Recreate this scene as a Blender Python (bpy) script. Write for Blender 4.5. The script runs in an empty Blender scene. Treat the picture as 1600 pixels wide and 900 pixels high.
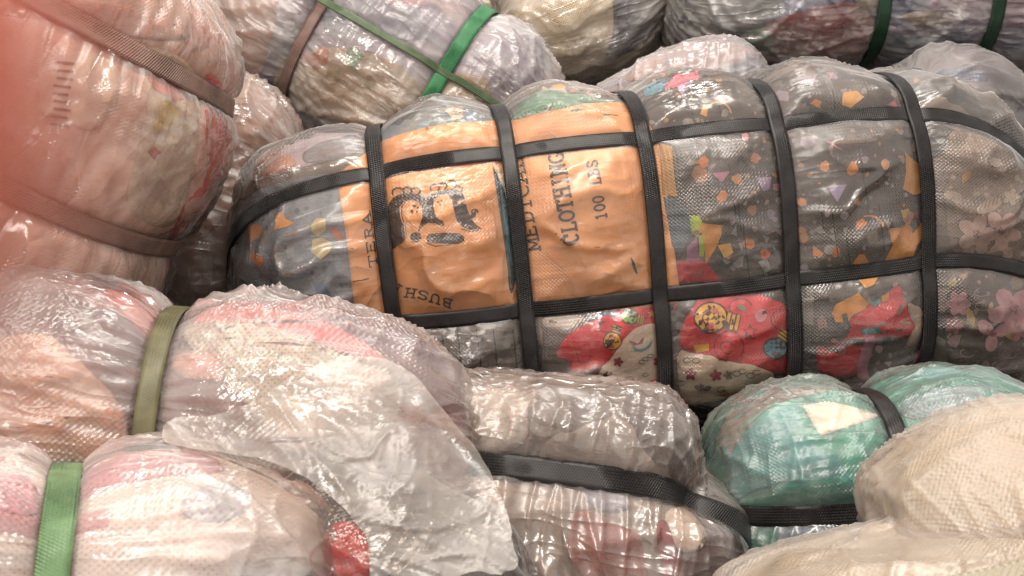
import bpy, math, random
import numpy as np
from mathutils import Vector, Matrix
from mathutils.bvhtree import BVHTree
from mathutils.geometry import delaunay_2d_cdt

SC = bpy.context.scene
COL = SC.collection
random.seed(7)

# ------------------------------------------------------------------ camera
HF = 2 * math.tan(math.radians(25))          # frame width at 1 m
PITCH = math.radians(30)
CAM = np.array([0.0, 0.0, 1.08])
RT = np.array([1.0, 0, 0])
UP = np.array([0, math.sin(PITCH), math.cos(PITCH)])
FW = np.array([0, math.cos(PITCH), -math.sin(PITCH)])
cd = bpy.data.cameras.new('camera')
cam = bpy.data.objects.new('camera', cd)
COL.objects.link(cam)
cam.location = CAM
cam.rotation_euler = (math.radians(90) - PITCH, 0, 0)
cd.sensor_width = 36
cd.lens = 18 / math.tan(math.radians(25))
cd.clip_start = 0.001
cd.clip_end = 60
cd.dof.use_dof = True
cd.dof.focus_distance = 1.45
cd.dof.aperture_fstop = cd.lens / 3.4        # a phone lens, 3 mm across
SC.camera = cam

# ------------------------------------------------------------------ light
wd = bpy.data.worlds.new('World')
SC.world = wd
wd.use_nodes = True
bg = wd.node_tree.nodes['Background']
bg.inputs[0].default_value = (1.0, 0.935, 0.885, 1)
bg.inputs[1].default_value = 0.88


def lamp(name, loc, target, sx, sy, power, col):
    l = bpy.data.lights.new(name, 'AREA')
    l.shape = 'RECTANGLE'
    l.size = sx
    l.size_y = sy
    l.energy = power
    l.color = col
    o = bpy.data.objects.new(name, l)
    COL.objects.link(o)
    o.location = loc
    o.rotation_euler = (Vector(target) - Vector(loc)).to_track_quat('-Z', 'Y').to_euler()
    return o


lamp('overhead_light', (0.25, 1.15, 2.9), (0.1, 1.4, 0.3), 1.3, 0.25, 48, (1.0, 0.93, 0.84))
lamp('overhead_light', (-0.7, -0.1, 2.6), (0.0, 1.2, 0.3), 1.0, 0.5, 36, (1.0, 0.92, 0.83))  # soft fill added near the camera, not a known fixture
lamp('overhead_light', (0.3, 2.9, 2.9), (0.2, 2.3, 0.4), 1.3, 0.25, 34, (1.0, 0.94, 0.87))  # added to brighten the rear bales, no such lamp known

SC.view_settings.view_transform = 'Standard'
SC.view_settings.look = 'None'
SC.view_settings.exposure = 0.08
SC.view_settings.gamma = 1.0
SC.cycles.use_denoising = True
SC.cycles.use_adaptive_sampling = True
SC.cycles.adaptive_threshold = 0.03
SC.cycles.transparent_max_bounces = 10
SC.cycles.max_bounces = 5
SC.cycles.diffuse_bounces = 2
SC.cycles.glossy_bounces = 2


# ------------------------------------------------------------------ maths
def ray(px, py):
    d = FW + RT * ((px - 800) / 1600 * HF) + UP * ((450 - py) / 1600 * HF)
    return d


def W(px, py, d):
    return CAM + ray(px, py) * d


_rng = np.random.RandomState(11)
_G = _rng.normal(size=(256, 3))
_G /= np.linalg.norm(_G, axis=1)[:, None]
_PM = np.concatenate([_rng.permutation(256)] * 3)


def perlin(P, seed=0):
    P = np.asarray(P, float) + seed * 17.31
    I = np.floor(P).astype(int)
    F = P - I
    I &= 255
    U = F * F * F * (F * (F * 6 - 15) + 10)
    out = 0
    for dx in (0, 1):
        for dy in (0, 1):
            for dz in (0, 1):
                h = _PM[_PM[_PM[(I[:, 0] + dx) & 255] + ((I[:, 1] + dy) & 255)] + ((I[:, 2] + dz) & 255)]
                g = _G[h]
                dot = g[:, 0] * (F[:, 0] - dx) + g[:, 1] * (F[:, 1] - dy) + g[:, 2] * (F[:, 2] - dz)
                w = (U[:, 0] if dx else 1 - U[:, 0]) * (U[:, 1] if dy else 1 - U[:, 1]) * (U[:, 2] if dz else 1 - U[:, 2])
                out = out + dot * w
    return out * 1.5


def ridged(P, seed=0, k=2.2, pw=3):
    n = np.clip(1 - np.abs(perlin(P, seed)) * k, 0, 1)
    return n ** pw


def lin(hx):
    hx = hx.lstrip('#')
    o = []
    for i in (0, 2, 4):
        c = int(hx[i:i + 2], 16) / 255
        o.append(c / 12.92 if c <= 0.04045 else ((c + 0.055) / 1.055) ** 2.4)
    return (o[0], o[1], o[2], 1)


# ------------------------------------------------------------------ materials
class NT:
    def __init__(self, name):
        self.m = bpy.data.materials.new(name)
        self.m.use_nodes = True
        self.t = self.m.node_tree
        self.t.nodes.clear()
        self.out = self.n('ShaderNodeOutputMaterial')

    def n(self, kind, **kw):
        nd = self.t.nodes.new(kind)
        for k, v in kw.items():
            setattr(nd, k, v)
        return nd

    def l(self, a, b):
        self.t.links.new(a, b)

    def math(self, op, a, b=None, c=None):
        nd = self.n('ShaderNodeMath', operation=op)
        for i, v in enumerate((a, b, c)):
            if v is None:
                continue
            if hasattr(v, 'links'):
                self.l(v, nd.inputs[i])
            else:
                nd.inputs[i].default_value = v
        return nd.outputs[0]

    def noise(self, vec, scale, detail=3, rough=0.55, dist=0.0):
        nd = self.n('ShaderNodeTexNoise')
        nd.inputs['Scale'].default_value = scale
        nd.inputs['Detail'].default_value = detail
        nd.inputs['Roughness'].default_value = rough
        nd.inputs['Distortion'].default_value = dist
        if vec is not None:
            self.l(vec, nd.inputs['Vector'])
        return nd

    def ramp(self, fac, stops, mode='LINEAR'):
        nd = self.n('ShaderNodeValToRGB')
        cr = nd.color_ramp
        cr.interpolation = mode
        while len(cr.elements) < len(stops):
            cr.elements.new(0.5)
        for e, (p, c) in zip(cr.elements, stops):
            e.position = p
            e.color = c
        self.l(fac, nd.inputs[0])
        return nd.outputs[0]

    def mapping(self, vec, scale=(1, 1, 1), rot=(0, 0, 0)):
        nd = self.n('ShaderNodeMapping')
        nd.inputs['Scale'].default_value = scale
        nd.inputs['Rotation'].default_value = rot
        self.l(vec, nd.inputs['Vector'])
        return nd.outputs[0]

    def bump(self, h, strength, dist, normal=None):
        nd = self.n('ShaderNodeBump')
        nd.inputs['Strength'].default_value = strength
        nd.inputs['Distance'].default_value = dist
        self.l(h, nd.inputs['Height'])
        if normal is not None:
            self.l(normal, nd.inputs['Normal'])
        return nd.outputs[0]

    def mixc(self, fac, a, b, mode='MIX'):
        nd = self.n('ShaderNodeMix', data_type='RGBA', blend_type=mode)
        for s, v in ((nd.inputs[0], fac), (nd.inputs[6], a), (nd.inputs[7], b)):
            if hasattr(v, 'links'):
                self.l(v, s)
            else:
                s.default_value = v
        return nd.outputs[2]


def gray(v):
    return (v, v, v, 1)


def weave(nt, uv, freq):
    """crossed threads, 0..1, uv in metres"""
    sp = nt.n('ShaderNodeSeparateXYZ')
    nt.l(uv, sp.inputs[0])
    a = nt.math('SINE', nt.math('MULTIPLY', sp.outputs[0], freq * 6.2832))
    b = nt.math('SINE', nt.math('MULTIPLY', sp.outputs[1], freq * 6.2832))
    return nt.math('MULTIPLY', a, b), a, b


def principled(nt, col, rough, normal=None, spec=0.3):
    p = nt.n('ShaderNodeBsdfPrincipled')
    if hasattr(col, 'links'):
        nt.l(col, p.inputs['Base Color'])
    else:
        p.inputs['Base Color'].default_value = col
    if hasattr(rough, 'links'):
        nt.l(rough, p.inputs['Roughness'])
    else:
        p.inputs['Roughness'].default_value = rough
    p.inputs['Specular IOR Level'].default_value = spec
    if normal is not None:
        nt.l(normal, p.inputs['Normal'])
    nt.l(p.outputs[0], nt.out.inputs[0])
    return p


def mat_patchwork(name, palette, sx=7, sy=16, dist=0.35, knit=0):
    """a pressed stack of different garments: long irregular fields of colour"""
    nt = NT(name)
    tc = nt.n('ShaderNodeTexCoord')
    ob = tc.outputs['Object']
    uv = tc.outputs['UV']
    wob = nt.noise(ob, 6, 3)
    add = nt.n('ShaderNodeVectorMath', operation='MULTIPLY_ADD')
    nt.l(wob.outputs['Color'], add.inputs[0])
    add.inputs[1].default_value = (dist * 0.4, dist * 0.4, 0)
    nt.l(uv, add.inputs[2])
    mp = nt.mapping(add.outputs[0], (sx, sy, 1))
    vo = nt.n('ShaderNodeTexVoronoi', voronoi_dimensions='2D')
    vo.inputs['Scale'].default_value = 1
    nt.l(mp, vo.inputs['Vector'])
    sp = nt.n('ShaderNodeSeparateColor')
    nt.l(vo.outputs['Color'], sp.inputs[0])
    n = len(palette)
    c = nt.ramp(sp.outputs[0], [(i / n, lin(p)) for i, p in enumerate(palette)], 'CONSTANT')
    var = nt.noise(ob, 22, 4)
    c = nt.mixc(1.0, c, nt.ramp(var.outputs[0], [(0.25, gray(0.72)), (0.75, gray(1.12))]), 'MULTIPLY')
    if knit:
        kw, ka, kb = weave(nt, uv, knit)
        c = nt.mixc(nt.ramp(kw, [(0.2, gray(0)), (0.8, gray(0.5))]), c, nt.mixc(1.0, c, (0.42, 0.36, 0.38, 1), 'MULTIPLY'))
    # small printed motifs on some of the garments
    vp = nt.n('ShaderNodeTexVoronoi', voronoi_dimensions='2D')
    vp.inputs['Scale'].default_value = 38
    nt.l(add.outputs[0], vp.inputs['Vector'])
    msk = nt.math('MULTIPLY', nt.math('LESS_THAN', vp.outputs['Distance'], 0.28), nt.math('GREATER_THAN', sp.outputs[1], 0.72))
    pc = nt.mixc(1.0, c, nt.ramp(vp.outputs['Color'], [(0.0, gray(0.55)), (1.0, gray(1.5))]), 'MULTIPLY')
    c = nt.mixc(nt.math('MULTIPLY', msk, 0.6), c, pc)
    ve = nt.n('ShaderNodeTexVoronoi', voronoi_dimensions='2D', feature='DISTANCE_TO_EDGE')
    ve.inputs['Scale'].default_value = 1
    nt.l(mp, ve.inputs['Vector'])
    h = nt.math('ADD', nt.math('MULTIPLY', nt.math('MINIMUM', ve.outputs['Distance'], 0.07), 6), nt.noise(nt.mapping(ob, (1, 2.2, 2.2)), 26, 5).outputs[0])
    principled(nt, c, 0.9, nt.bump(h, 0.7, 0.006), 0.1)
    return nt.m


def mat_cloth(name, hx, hx2=None, nscale=18, amount=0.5, knit=0, speck=None):
    nt = NT(name)
    tc = nt.n('ShaderNodeTexCoord')
    ob = tc.outputs['Object']
    a = lin(hx)
    b = lin(hx2) if hx2 else tuple(v * 0.72 for v in a[:3]) + (1,)
    f = nt.noise(ob, nscale, 4, 0.6, 0.6)
    c = nt.mixc(nt.ramp(f.outputs[0], [(0.38, gray(0)), (0.66, gray(amount))]), a, b)
    if speck:
        # a busy small print
        for k_, (sc_, thr) in enumerate(((40, 0.30), (80, 0.20))):
            vo = nt.n('ShaderNodeTexVoronoi', voronoi_dimensions='2D')
            vo.inputs['Scale'].default_value = sc_
            wv = nt.noise(ob, 60, 2)
            ad = nt.n('ShaderNodeVectorMath', operation='MULTIPLY_ADD')
            nt.l(wv.outputs['Color'], ad.inputs[0])
            ad.inputs[1].default_value = (0.012, 0.012, 0)
            nt.l(tc.outputs['UV'], ad.inputs[2])
            nt.l(ad.outputs[0], vo.inputs['Vector'])
            sp = nt.n('ShaderNodeSeparateColor')
            nt.l(vo.outputs['Color'], sp.inputs[0])
            n_ = len(speck)
            pc = nt.ramp(sp.outputs[0], [(i / n_, lin(p)) for i, p in enumerate(speck)], 'CONSTANT')
            mk = nt.math('MULTIPLY', nt.math('LESS_THAN', vo.outputs['Distance'], nt.math('MULTIPLY', sp.outputs[2], thr * 1.6)), nt.math('GREATER_THAN', sp.outputs[1], 0.5))
            c = nt.mixc(nt.math('MULTIPLY', mk, 0.7), c, pc)
    if knit:
        kw, ka, kb = weave(nt, tc.outputs['UV'], knit)
        c = nt.mixc(nt.ramp(kw, [(0.15, gray(0)), (0.8, gray(0.6))]), c, nt.mixc(1.0, c, (0.35, 0.33, 0.33, 1), 'MULTIPLY'))
    fine = nt.noise(ob, 260, 2)
    c = nt.mixc(0.35, c, nt.mixc(1.0, c, fine.outputs['Color'], 'OVERLAY'))
    h = nt.math('ADD', nt.math('MULTIPLY', nt.noise(nt.mapping(ob, (1, 2.4, 2.4)), 24, 4).outputs[0], 2.0), nt.math('MULTIPLY', fine.outputs[0], 0.3))
    principled(nt, c, 0.88, nt.bump(h, 0.6, 0.004), 0.12)
    return nt.m


def mat_paper(name, hx):
    nt = NT(name)
    tc = nt.n('ShaderNodeTexCoord')
    ob = tc.outputs['Object']
    a = lin(hx)
    f = nt.noise(ob, 9, 5, 0.62, 0.8)
    g = nt.noise(ob, 60, 4, 0.7)
    c = nt.mixc(nt.ramp(f.outputs[0], [(0.35, gray(0)), (0.75, gray(0.55))]), a, tuple(v * k for v, k in zip(a[:3], (0.78, 0.66, 0.5))) + (1,))
    c = nt.mixc(nt.ramp(g.outputs[0], [(0.6, gray(0)), (0.8, gray(0.35))]), c, lin('#7a4a26'))
    h = nt.math('ADD', ridge_node(nt, ob, 14), nt.math('MULTIPLY', g.outputs[0], 0.3))
    principled(nt, c, 0.7, nt.bump(h, 0.7, 0.005), 0.25)
    return nt.m


def ridge_node(nt, vec, scale):
    n = nt.noise(vec, scale, 1, 0.5, 0.3)
    r = nt.math('MAXIMUM', nt.math('SUBTRACT', 1.0, nt.math('MULTIPLY', nt.math('ABSOLUTE', nt.math('SUBTRACT', n.outputs[0], 0.5)), 7)), 0.0)
    return nt.math('MULTIPLY', r, r)


def mat_print(name='ink_print'):
    nt = NT(name)
    at = nt.n('ShaderNodeAttribute', attribute_name='Col')
    tc = nt.n('ShaderNodeTexCoord')
    f = nt.noise(tc.outputs['Object'], 70, 3)
    c = nt.mixc(1.0, at.outputs['Color'], nt.ramp(f.outputs[0], [(0.3, gray(0.75)), (0.7, gray(1.1))]), 'MULTIPLY')
    principled(nt, c, 0.85, None, 0.12)
    return nt.m


def mat_ink(name='stamp_ink'):
    """worn stamp ink, patchy on the orange paper"""
    nt = NT(name)
    tc = nt.n('ShaderNodeTexCoord')
    f = nt.noise(tc.outputs['Object'], 90, 5, 0.7)
    c = nt.mixc(nt.ramp(f.outputs[0], [(0.55, gray(0.05)), (0.78, gray(0.6))]), lin('#352b27'), lin('#a07048'))
    principled(nt, c, 0.75, None, 0.2)
    return nt.m


def mat_film(name, milk=0.06, rough=0.16, woven=0.5, crinkle=1.0, wmin=0.0, tint='#f6ece4', refl=1.0, wfreq=190, facet=0.5, fscale=170, milkcol='#efe6de'):
    nt = NT(name)
    tc = nt.n('ShaderNodeTexCoord')
    ob = tc.outputs['Object']
    uv = tc.outputs['UV']
    # creases: sharp ridges at two sizes, gathered in patches; flat stretches between
    r1 = ridge_node(nt, nt.mapping(uv, (0.35, 1.5, 1), (0, 0, 0.5)), 26)
    r2 = ridge_node(nt, nt.mapping(uv, (0.6, 1.3, 1), (0, 0, -0.7)), 52)
    pt = nt.ramp(nt.noise(ob, 6, 1).outputs[0], [(0.44, gray(0.06)), (0.66, gray(1))])
    h = nt.math('ADD', r1, nt.math('MULTIPLY', nt.math('MULTIPLY', r2, pt), 0.6))
    nrm = nt.bump(h, min(1.0, 0.5 * crinkle), 0.0032 * crinkle)
    if woven > 0:
        w, wa, wb = weave(nt, uv, wfreq)
        pmask = nt.ramp(nt.noise(ob, 8, 1).outputs[0], [(0.46, gray(wmin)), (0.62, gray(1))])
        w2 = nt.math('MULTIPLY', nt.math('ADD', nt.math('MULTIPLY', w, 0.8), nt.math('MULTIPLY', wa, 0.35)), pmask)
        nrm = nt.bump(w2, min(1.0, woven), 0.0008, nrm)
    # tiny flat facets of crumpled film
    vo = nt.n('ShaderNodeTexVoronoi')
    vo.inputs['Scale'].default_value = fscale
    nt.l(nt.mapping(uv, (0.55, 1, 1), (0, 0, 0.4)), vo.inputs['Vector'])
    vm = nt.n('ShaderNodeVectorMath', operation='SUBTRACT')
    nt.l(vo.outputs['Color'], vm.inputs[0])
    vm.inputs[1].default_value = (0.5, 0.5, 0.5)
    vs = nt.n('ShaderNodeVectorMath', operation='SCALE')
    nt.l(vm.outputs[0], vs.inputs[0])
    nt.l(nt.math('MULTIPLY', pt, facet), vs.inputs['Scale'])
    va = nt.n('ShaderNodeVectorMath', operation='ADD')
    nt.l(vs.outputs[0], va.inputs[0])
    nt.l(nrm, va.inputs[1])
    vn = nt.n('ShaderNodeVectorMath', operation='NORMALIZE')
    nt.l(va.outputs[0], vn.inputs[0])
    nrm = vn.outputs[0]
    fr = nt.n('ShaderNodeFresnel')
    fr.inputs[0].default_value = 1.5
    k = nt.math('MINIMUM', nt.math('MULTIPLY_ADD', fr.outputs[0], 1.3 * refl, 0.04), 0.7)
    tr = nt.n('ShaderNodeBsdfTransparent')
    tr.inputs[0].default_value = lin(tint)
    gl = nt.n('ShaderNodeBsdfGlossy')
    gl.inputs['Color'].default_value = (1, 1, 1, 1)
    nt.l(nt.ramp(nt.noise(nt.mapping(uv, (0.5, 1.2, 1), (0, 0, 0.5)), 9, 2).outputs[0], [(0.36, gray(rough * 0.75)), (0.62, gray(min(0.6, rough * 2.1)))]), gl.inputs['Roughness'])
    nt.l(nrm, gl.inputs['Normal'])
    df = nt.n('ShaderNodeBsdfDiffuse')
    df.inputs[0].default_value = lin(milkcol)
    nt.l(nrm, df.inputs['Normal'])
    ts = nt.n('ShaderNodeBsdfTranslucent')
    ts.inputs[0].default_value = lin(milkcol)
    nt.l(nrm, ts.inputs['Normal'])
    dm = nt.n('ShaderNodeMixShader')
    dm.inputs[0].default_value = 0.35
    nt.l(df.outputs[0], dm.inputs[1])
    nt.l(ts.outputs[0], dm.inputs[2])
    mn = nt.noise(ob, 11, 1, 0.6, 0.3)
    mf = nt.ramp(mn.outputs[0], [(0.3, gray(milk * 0.45)), (0.7, gray(min(1, milk * 1.5)))])
    m1 = nt.n('ShaderNodeMixShader')
    nt.l(mf, m1.inputs[0])
    nt.l(tr.outputs[0], m1.inputs[1])
    nt.l(dm.outputs[0], m1.inputs[2])
    m2 = nt.n('ShaderNodeMixShader')
    nt.l(k, m2.inputs[0])
    nt.l(m1.outputs[0], m2.inputs[1])
    nt.l(gl.outputs[0], m2.inputs[2])
    nt.l(m2.outputs[0], nt.out.inputs[0])
    return nt.m


def mat_strap(name, hx, spec=0.33):
    nt = NT(name)
    tc = nt.n('ShaderNodeTexCoord')
    ob = tc.outputs['Object']
    uv = tc.outputs['UV']
    sp = nt.n('ShaderNodeSeparateXYZ')
    nt.l(uv, sp.inputs[0])
    # twill: ribs across the strap with a diagonal shift
    d = nt.math('ADD', nt.math('MULTIPLY', sp.outputs[0], 330 * 6.2832), nt.math('MULTIPLY', sp.outputs[1], 160 * 6.2832))
    s1 = nt.math('SINE', d)
    s2 = nt.math('SINE', nt.math('MULTIPLY', sp.outputs[1], 300 * 6.2832))
    h = nt.math('ADD', s1, nt.math('MULTIPLY', s2, 0.6))
    pm = nt.ramp(nt.noise(ob, 9, 2).outputs[0], [(0.47, gray(0.05)), (0.58, gray(1))])
    a = lin(hx)
    b = tuple(min(1, v * 2.2 + 0.02) for v in a[:3]) + (1,)
    f = nt.noise(ob, 40, 4)
    c = nt.mixc(nt.ramp(f.outputs[0], [(0.4, gray(0)), (0.8, gray(0.5))]), a, b)
    p = principled(nt, c, 0.38, nt.bump(nt.math('MULTIPLY', h, pm), 0.8, 0.0011), spec)
    return nt.m


def mat_sack(name, hx, hx2, milk=0.0):
    """woven polypropylene"""
    nt = NT(name)
    tc = nt.n('ShaderNodeTexCoord')
    ob = tc.outputs['Object']
    uv = tc.outputs['UV']
    w, a, b = weave(nt, uv, 150)
    f = nt.noise(ob, 7, 5, 0.62, 0.8)
    f2 = nt.noise(ob, 38, 4, 0.7)
    c = nt.mixc(nt.ramp(f.outputs[0], [(0.35, gray(0)), (0.7, gray(0.9))]), lin(hx), lin(hx2))
    c = nt.mixc(nt.ramp(f2.outputs[0], [(0.5, gray(0)), (0.8, gray(0.5))]), c, lin('#8d7c5c'))
    c = nt.mixc(nt.ramp(w, [(0.1, gray(0.0)), (0.9, gray(0.5))]), c, lin('#9a8c70'))
    h = nt.math('ADD', nt.math('MULTIPLY', w, 0.4), nt.math('MULTIPLY', ridge_node(nt, ob, 20), 0.9))
    principled(nt, c, 0.42, nt.bump(h, 0.6, 0.0035), 0.45)
    return nt.m


def mat_floor():
    nt = NT('shade_dark_concrete')
    tc = nt.n('ShaderNodeTexCoord')
    f = nt.noise(tc.outputs['Object'], 3, 8, 0.65)
    c = nt.ramp(f.outputs[0], [(0.3, lin('#2b2724')), (0.7, lin('#3d3733'))])  # shadow in the gaps between bales is put into this dark colour
    principled(nt, c, 0.8, nt.bump(f.outputs[0], 0.3, 0.01), 0.3)
    return nt.m


PRINT = mat_print()
INK = mat_ink()
BLACK = mat_strap('black_strap_webbing', '#1d1a19')
BROWN = mat_strap('dark_brown_strap_webbing', '#6e564c')
GREEN = mat_strap('green_strap_webbing', '#2c6840')
SAGE = mat_strap('sage_green_strap_webbing', '#56704c')
DKGREEN = mat_strap('dark_green_strap_webbing', '#16301f')
OLIVE = mat_strap('olive_strap_webbing', '#57533a')


# ------------------------------------------------------------------ mesh helpers
def mesh_obj(name, V, F, mat, parent=None, uv=None, col=None, smooth=True):
    V = np.asarray(V, float)
    used = np.zeros(len(V), bool)
    for f in F:
        used[list(f)] = True
    if not used.all():
        idx = np.cumsum(used) - 1
        F = [tuple(int(idx[i]) for i in f) for f in F]
        V = V[used]
        uv = None if uv is None else np.asarray(uv)[used]
        col = None if col is None else np.asarray(col)[used]
    org = np.array(parent.location) if parent is not None else np.zeros(3)
    if parent is not None and parent.parent is not None:
        org = org + np.array(parent.parent.location)
    me = bpy.data.meshes.new(name)
    me.from_pydata((V - org).tolist(), [], [tuple(f) for f in F])
    if uv is not None:
        lay = me.uv_layers.new(name='UVMap')
        li = np.empty(len(me.loops), dtype=np.int32)
        me.loops.foreach_get('vertex_index', li)
        lay.data.foreach_set('uv', np.asarray(uv, np.float32)[li].ravel())
    if col is not None:
        ca = me.color_attributes.new('Col', 'FLOAT_COLOR', 'POINT')
        ca.data.foreach_set('color', np.asarray(col, np.float32).ravel())
    if smooth:
        me.polygons.foreach_set('use_smooth', [True] * len(me.polygons))
    me.materials.append(mat)
    me.update()
    o = bpy.data.objects.new(name, me)
    COL.objects.link(o)
    if parent is not None:
        o.parent = parent
    return o


def thing(name, label, cat, base, group=None):
    o = bpy.data.objects.new(name, None)
    o.empty_display_size = 0.05
    COL.objects.link(o)
    o.location = [float(v) for v in base]
    o['label'] = label
    o['category'] = cat
    if group:
        o['group'] = group
    return o


class Bale:
    """A strapped bundle: a rounded box pulled in under its straps.
    px,py,d place the centre; roll/yaw/pitch turn it; rings are straps round the girth (metres along the
    length), longs are straps along the length (height on the section, -1..1)."""

    def __init__(s, px, py, d, L, H, D, roll=0, yaw=0, pitch=0, m=4.0, n=2.8, rings=(), longs=(), lump=0.012,
                 lscale=6.0, seed=1, taper=0.0, bend=0.0, fold=0.006, extra=None, droop=None):
        s.C = W(px, py, d)
        r, y, p = (math.radians(a) for a in (roll, yaw, pitch))
        M = Matrix.Rotation(r, 3, 'Z') @ Matrix.Rotation(y, 3, 'Y') @ Matrix.Rotation(p, 3, 'X')
        B = np.stack([RT, UP, -FW], axis=1)
        s.B = B @ np.array(M)
        s.l, s.b, s.a, s.m, s.n = L / 2, H / 2, D / 2, m, n
        s.rings = [dict(x=x, d=dd, w=w, width=wd_) for (x, dd, w, wd_) in rings]
        s.lump, s.lscale, s.seed, s.taper, s.bend, s.fold, s.extra = lump, lscale, seed, taper, bend, fold, extra
        s.droop = droop
        f = np.linspace(-math.pi / 2, math.pi / 2, 4001)
        x = np.sign(np.sin(f)) * np.abs(np.sin(f)) ** (2 / m) * s.l
        sc = np.abs(np.cos(f)) ** (2 / m)
        rr = (s.a + s.b) / 2
        arc = np.concatenate([[0], np.cumsum(np.hypot(np.diff(x), np.diff(sc * rr)))])
        s.plen = arc[-1]
        s.pt, s.px, s.ps = arc / arc[-1], x, sc
        th = np.linspace(0, 2 * math.pi, 8001)           # starts at the back
        z = -np.sign(np.cos(th)) * np.abs(np.cos(th)) ** (2 / n) * s.a
        yy = -np.sign(np.sin(th)) * np.abs(np.sin(th)) ** (2 / n) * s.b
        arc = np.concatenate([[0], np.cumsum(np.hypot(np.diff(z), np.diff(yy)))])
        s.per = arc[-1]
        s.qt, s.qz, s.qy = arc / arc[-1], z, yy
        s.longs = []
        for (h, dd, w, wd_) in longs:
            for back in (0, 1):
                sel = (s.qz > 0) if not back else (s.qz < 0)
                idx = np.where(sel)[0]
                k = idx[np.argmin(np.abs(s.qy[idx] - h * s.b))]
                s.longs.append(dict(q=s.qt[k], d=dd, w=w, width=wd_, back=back))

    def base(s, t, q):
        x = np.interp(t, s.pt, s.px)
        sc = np.interp(t, s.pt, s.ps)
        q = np.mod(q, 1.0)
        tp = 1 + s.taper * x / s.l
        y = np.interp(q, s.qt, s.qy) * sc
        z = np.interp(q, s.qt, s.qz) * sc
        g = (np.abs(y / s.b) ** s.n + np.abs(z / s.a) ** s.n) + 1e-9
        k = g ** (s.m / s.n - 1)
        N = np.stack([np.sign(x) * np.abs(x / s.l) ** (s.m - 1) / s.l,
                      k * np.sign(y) * np.abs(y / s.b) ** (s.n - 1) / s.b,
                      k * np.sign(z) * np.abs(z / s.a) ** (s.n - 1) / s.a], 1)
        N /= np.linalg.norm(N, axis=1)[:, None] + 1e-12
        P = np.stack([x, y * tp + s.bend * x * x, z * tp], 1)
        if s.droop:
            P[:, 1] -= s.droop[1] * np.maximum(0, x - s.droop[0]) ** 2
        return P, N, x, sc, q

    def surf(s, t, q, noise=True):
        """local points, normals, distance-to-strap damping"""
        P, N, x, sc, q = s.base(t, q)
        disp = np.zeros(len(x))
        damp = np.ones(len(x))
        near = np.zeros(len(x))
        for r in s.rings:
            dx = np.maximum(np.abs(x - r['x']) - r['width'] * 0.4, 0)
            e = np.exp(-dx / r['w'])
            disp = np.minimum(disp, -r['d'] * e * np.minimum(1, sc * 1.3)) - 0.25 * np.minimum(-disp, r['d'] * e)
            damp *= 1 - np.exp(-dx / (r['w'] * 0.7))
            near = np.maximum(near, e)
        for r in s.longs:
            dq = np.abs(q - r['q'])
            dq = np.minimum(dq, 1 - dq) * s.per * np.maximum(sc, 0.05)
            dq = np.maximum(dq - r['width'] * 0.4, 0)
            e = np.exp(-dq / r['w'])
            disp = np.minimum(disp, -r['d'] * e * np.clip(sc * 1.5 - 0.35, 0, 1)) - 0.25 * np.minimum(-disp, r['d'] * e)
            damp *= 1 - np.exp(-dq / (r['w'] * 0.7))
            near = np.maximum(near, e)
        if noise:
            a = perlin(P * s.lscale, s.seed) + 0.5 * perlin(P * s.lscale * 2.1, s.seed + 5)
            f = ridged(P * np.array([5, 16, 16]) + a[:, None] * 0.5, s.seed + 9, 2.5, 2)
            disp += (s.lump * a + s.fold * (f - 0.4)) * (0.15 + 0.85 * damp)
        if s.extra is not None:
            disp += s.extra(P)
        return P + N * disp[:, None], N, damp, near, x, q

    def world(s, P):
        return s.C + P @ s.B.T

    def grid(s, nu, nq):
        t = np.linspace(0.0015, 0.9985, nu)
        q = np.arange(nq) / nq
        T, Q = np.meshgrid(t, q, indexing='ij')
        return T.ravel(), Q.ravel()

    @staticmethod
    def faces(nu, nq, caps=True):
        i = np.arange(nu - 1)[:, None] * nq
        j = np.arange(nq)[None, :]
        j2 = (j + 1) % nq
        F = np.stack([i + j, i + nq + j, i + nq + j2, i + j2], -1).reshape(-1, 4).tolist()
        if caps:
            F.append(list(range(nq)))
            F.append([(nu - 1) * nq + k for k in range(nq)][::-1])
        return F

    def build_body(s, parent, mat, name='clothes', nu=170, nq=170):
        T, Q = s.grid(nu, nq)
        P, N, damp, near, x, q = s.surf(T, Q)
        V = s.world(P)
        F = s.faces(nu, nq)
        uv = np.stack([T * s.plen, Q * s.per], 1)
        s.body = mesh_obj(name, V, F, mat, parent, uv)
        s.bvh = BVHTree.FromPolygons(V.tolist(), F)
        s.parent = parent
        return s.body

    def build_film(s, parent, mat, amp=0.006, pleat=0.010, name='plastic_wrap', nu=300, nq=300, off=0.0048, seed=0, big=0.0, dirs=(20, -40, 75, -10)):
        T, Q = s.grid(nu, nq)
        P, N, damp, near, x, q = s.surf(T, Q)
        sd = s.seed + 40 + seed
        # tension creases on the unrolled skin: thin long ridges in a few directions, gathered in patches
        u_, v_ = x, q * s.per
        wpu = perlin(np.stack([u_ * 7, v_ * 7, u_ * 0], 1), sd)
        wpv = perlin(np.stack([u_ * 7, v_ * 7, u_ * 0 + 9], 1), sd)
        c = np.zeros(len(x))
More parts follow.
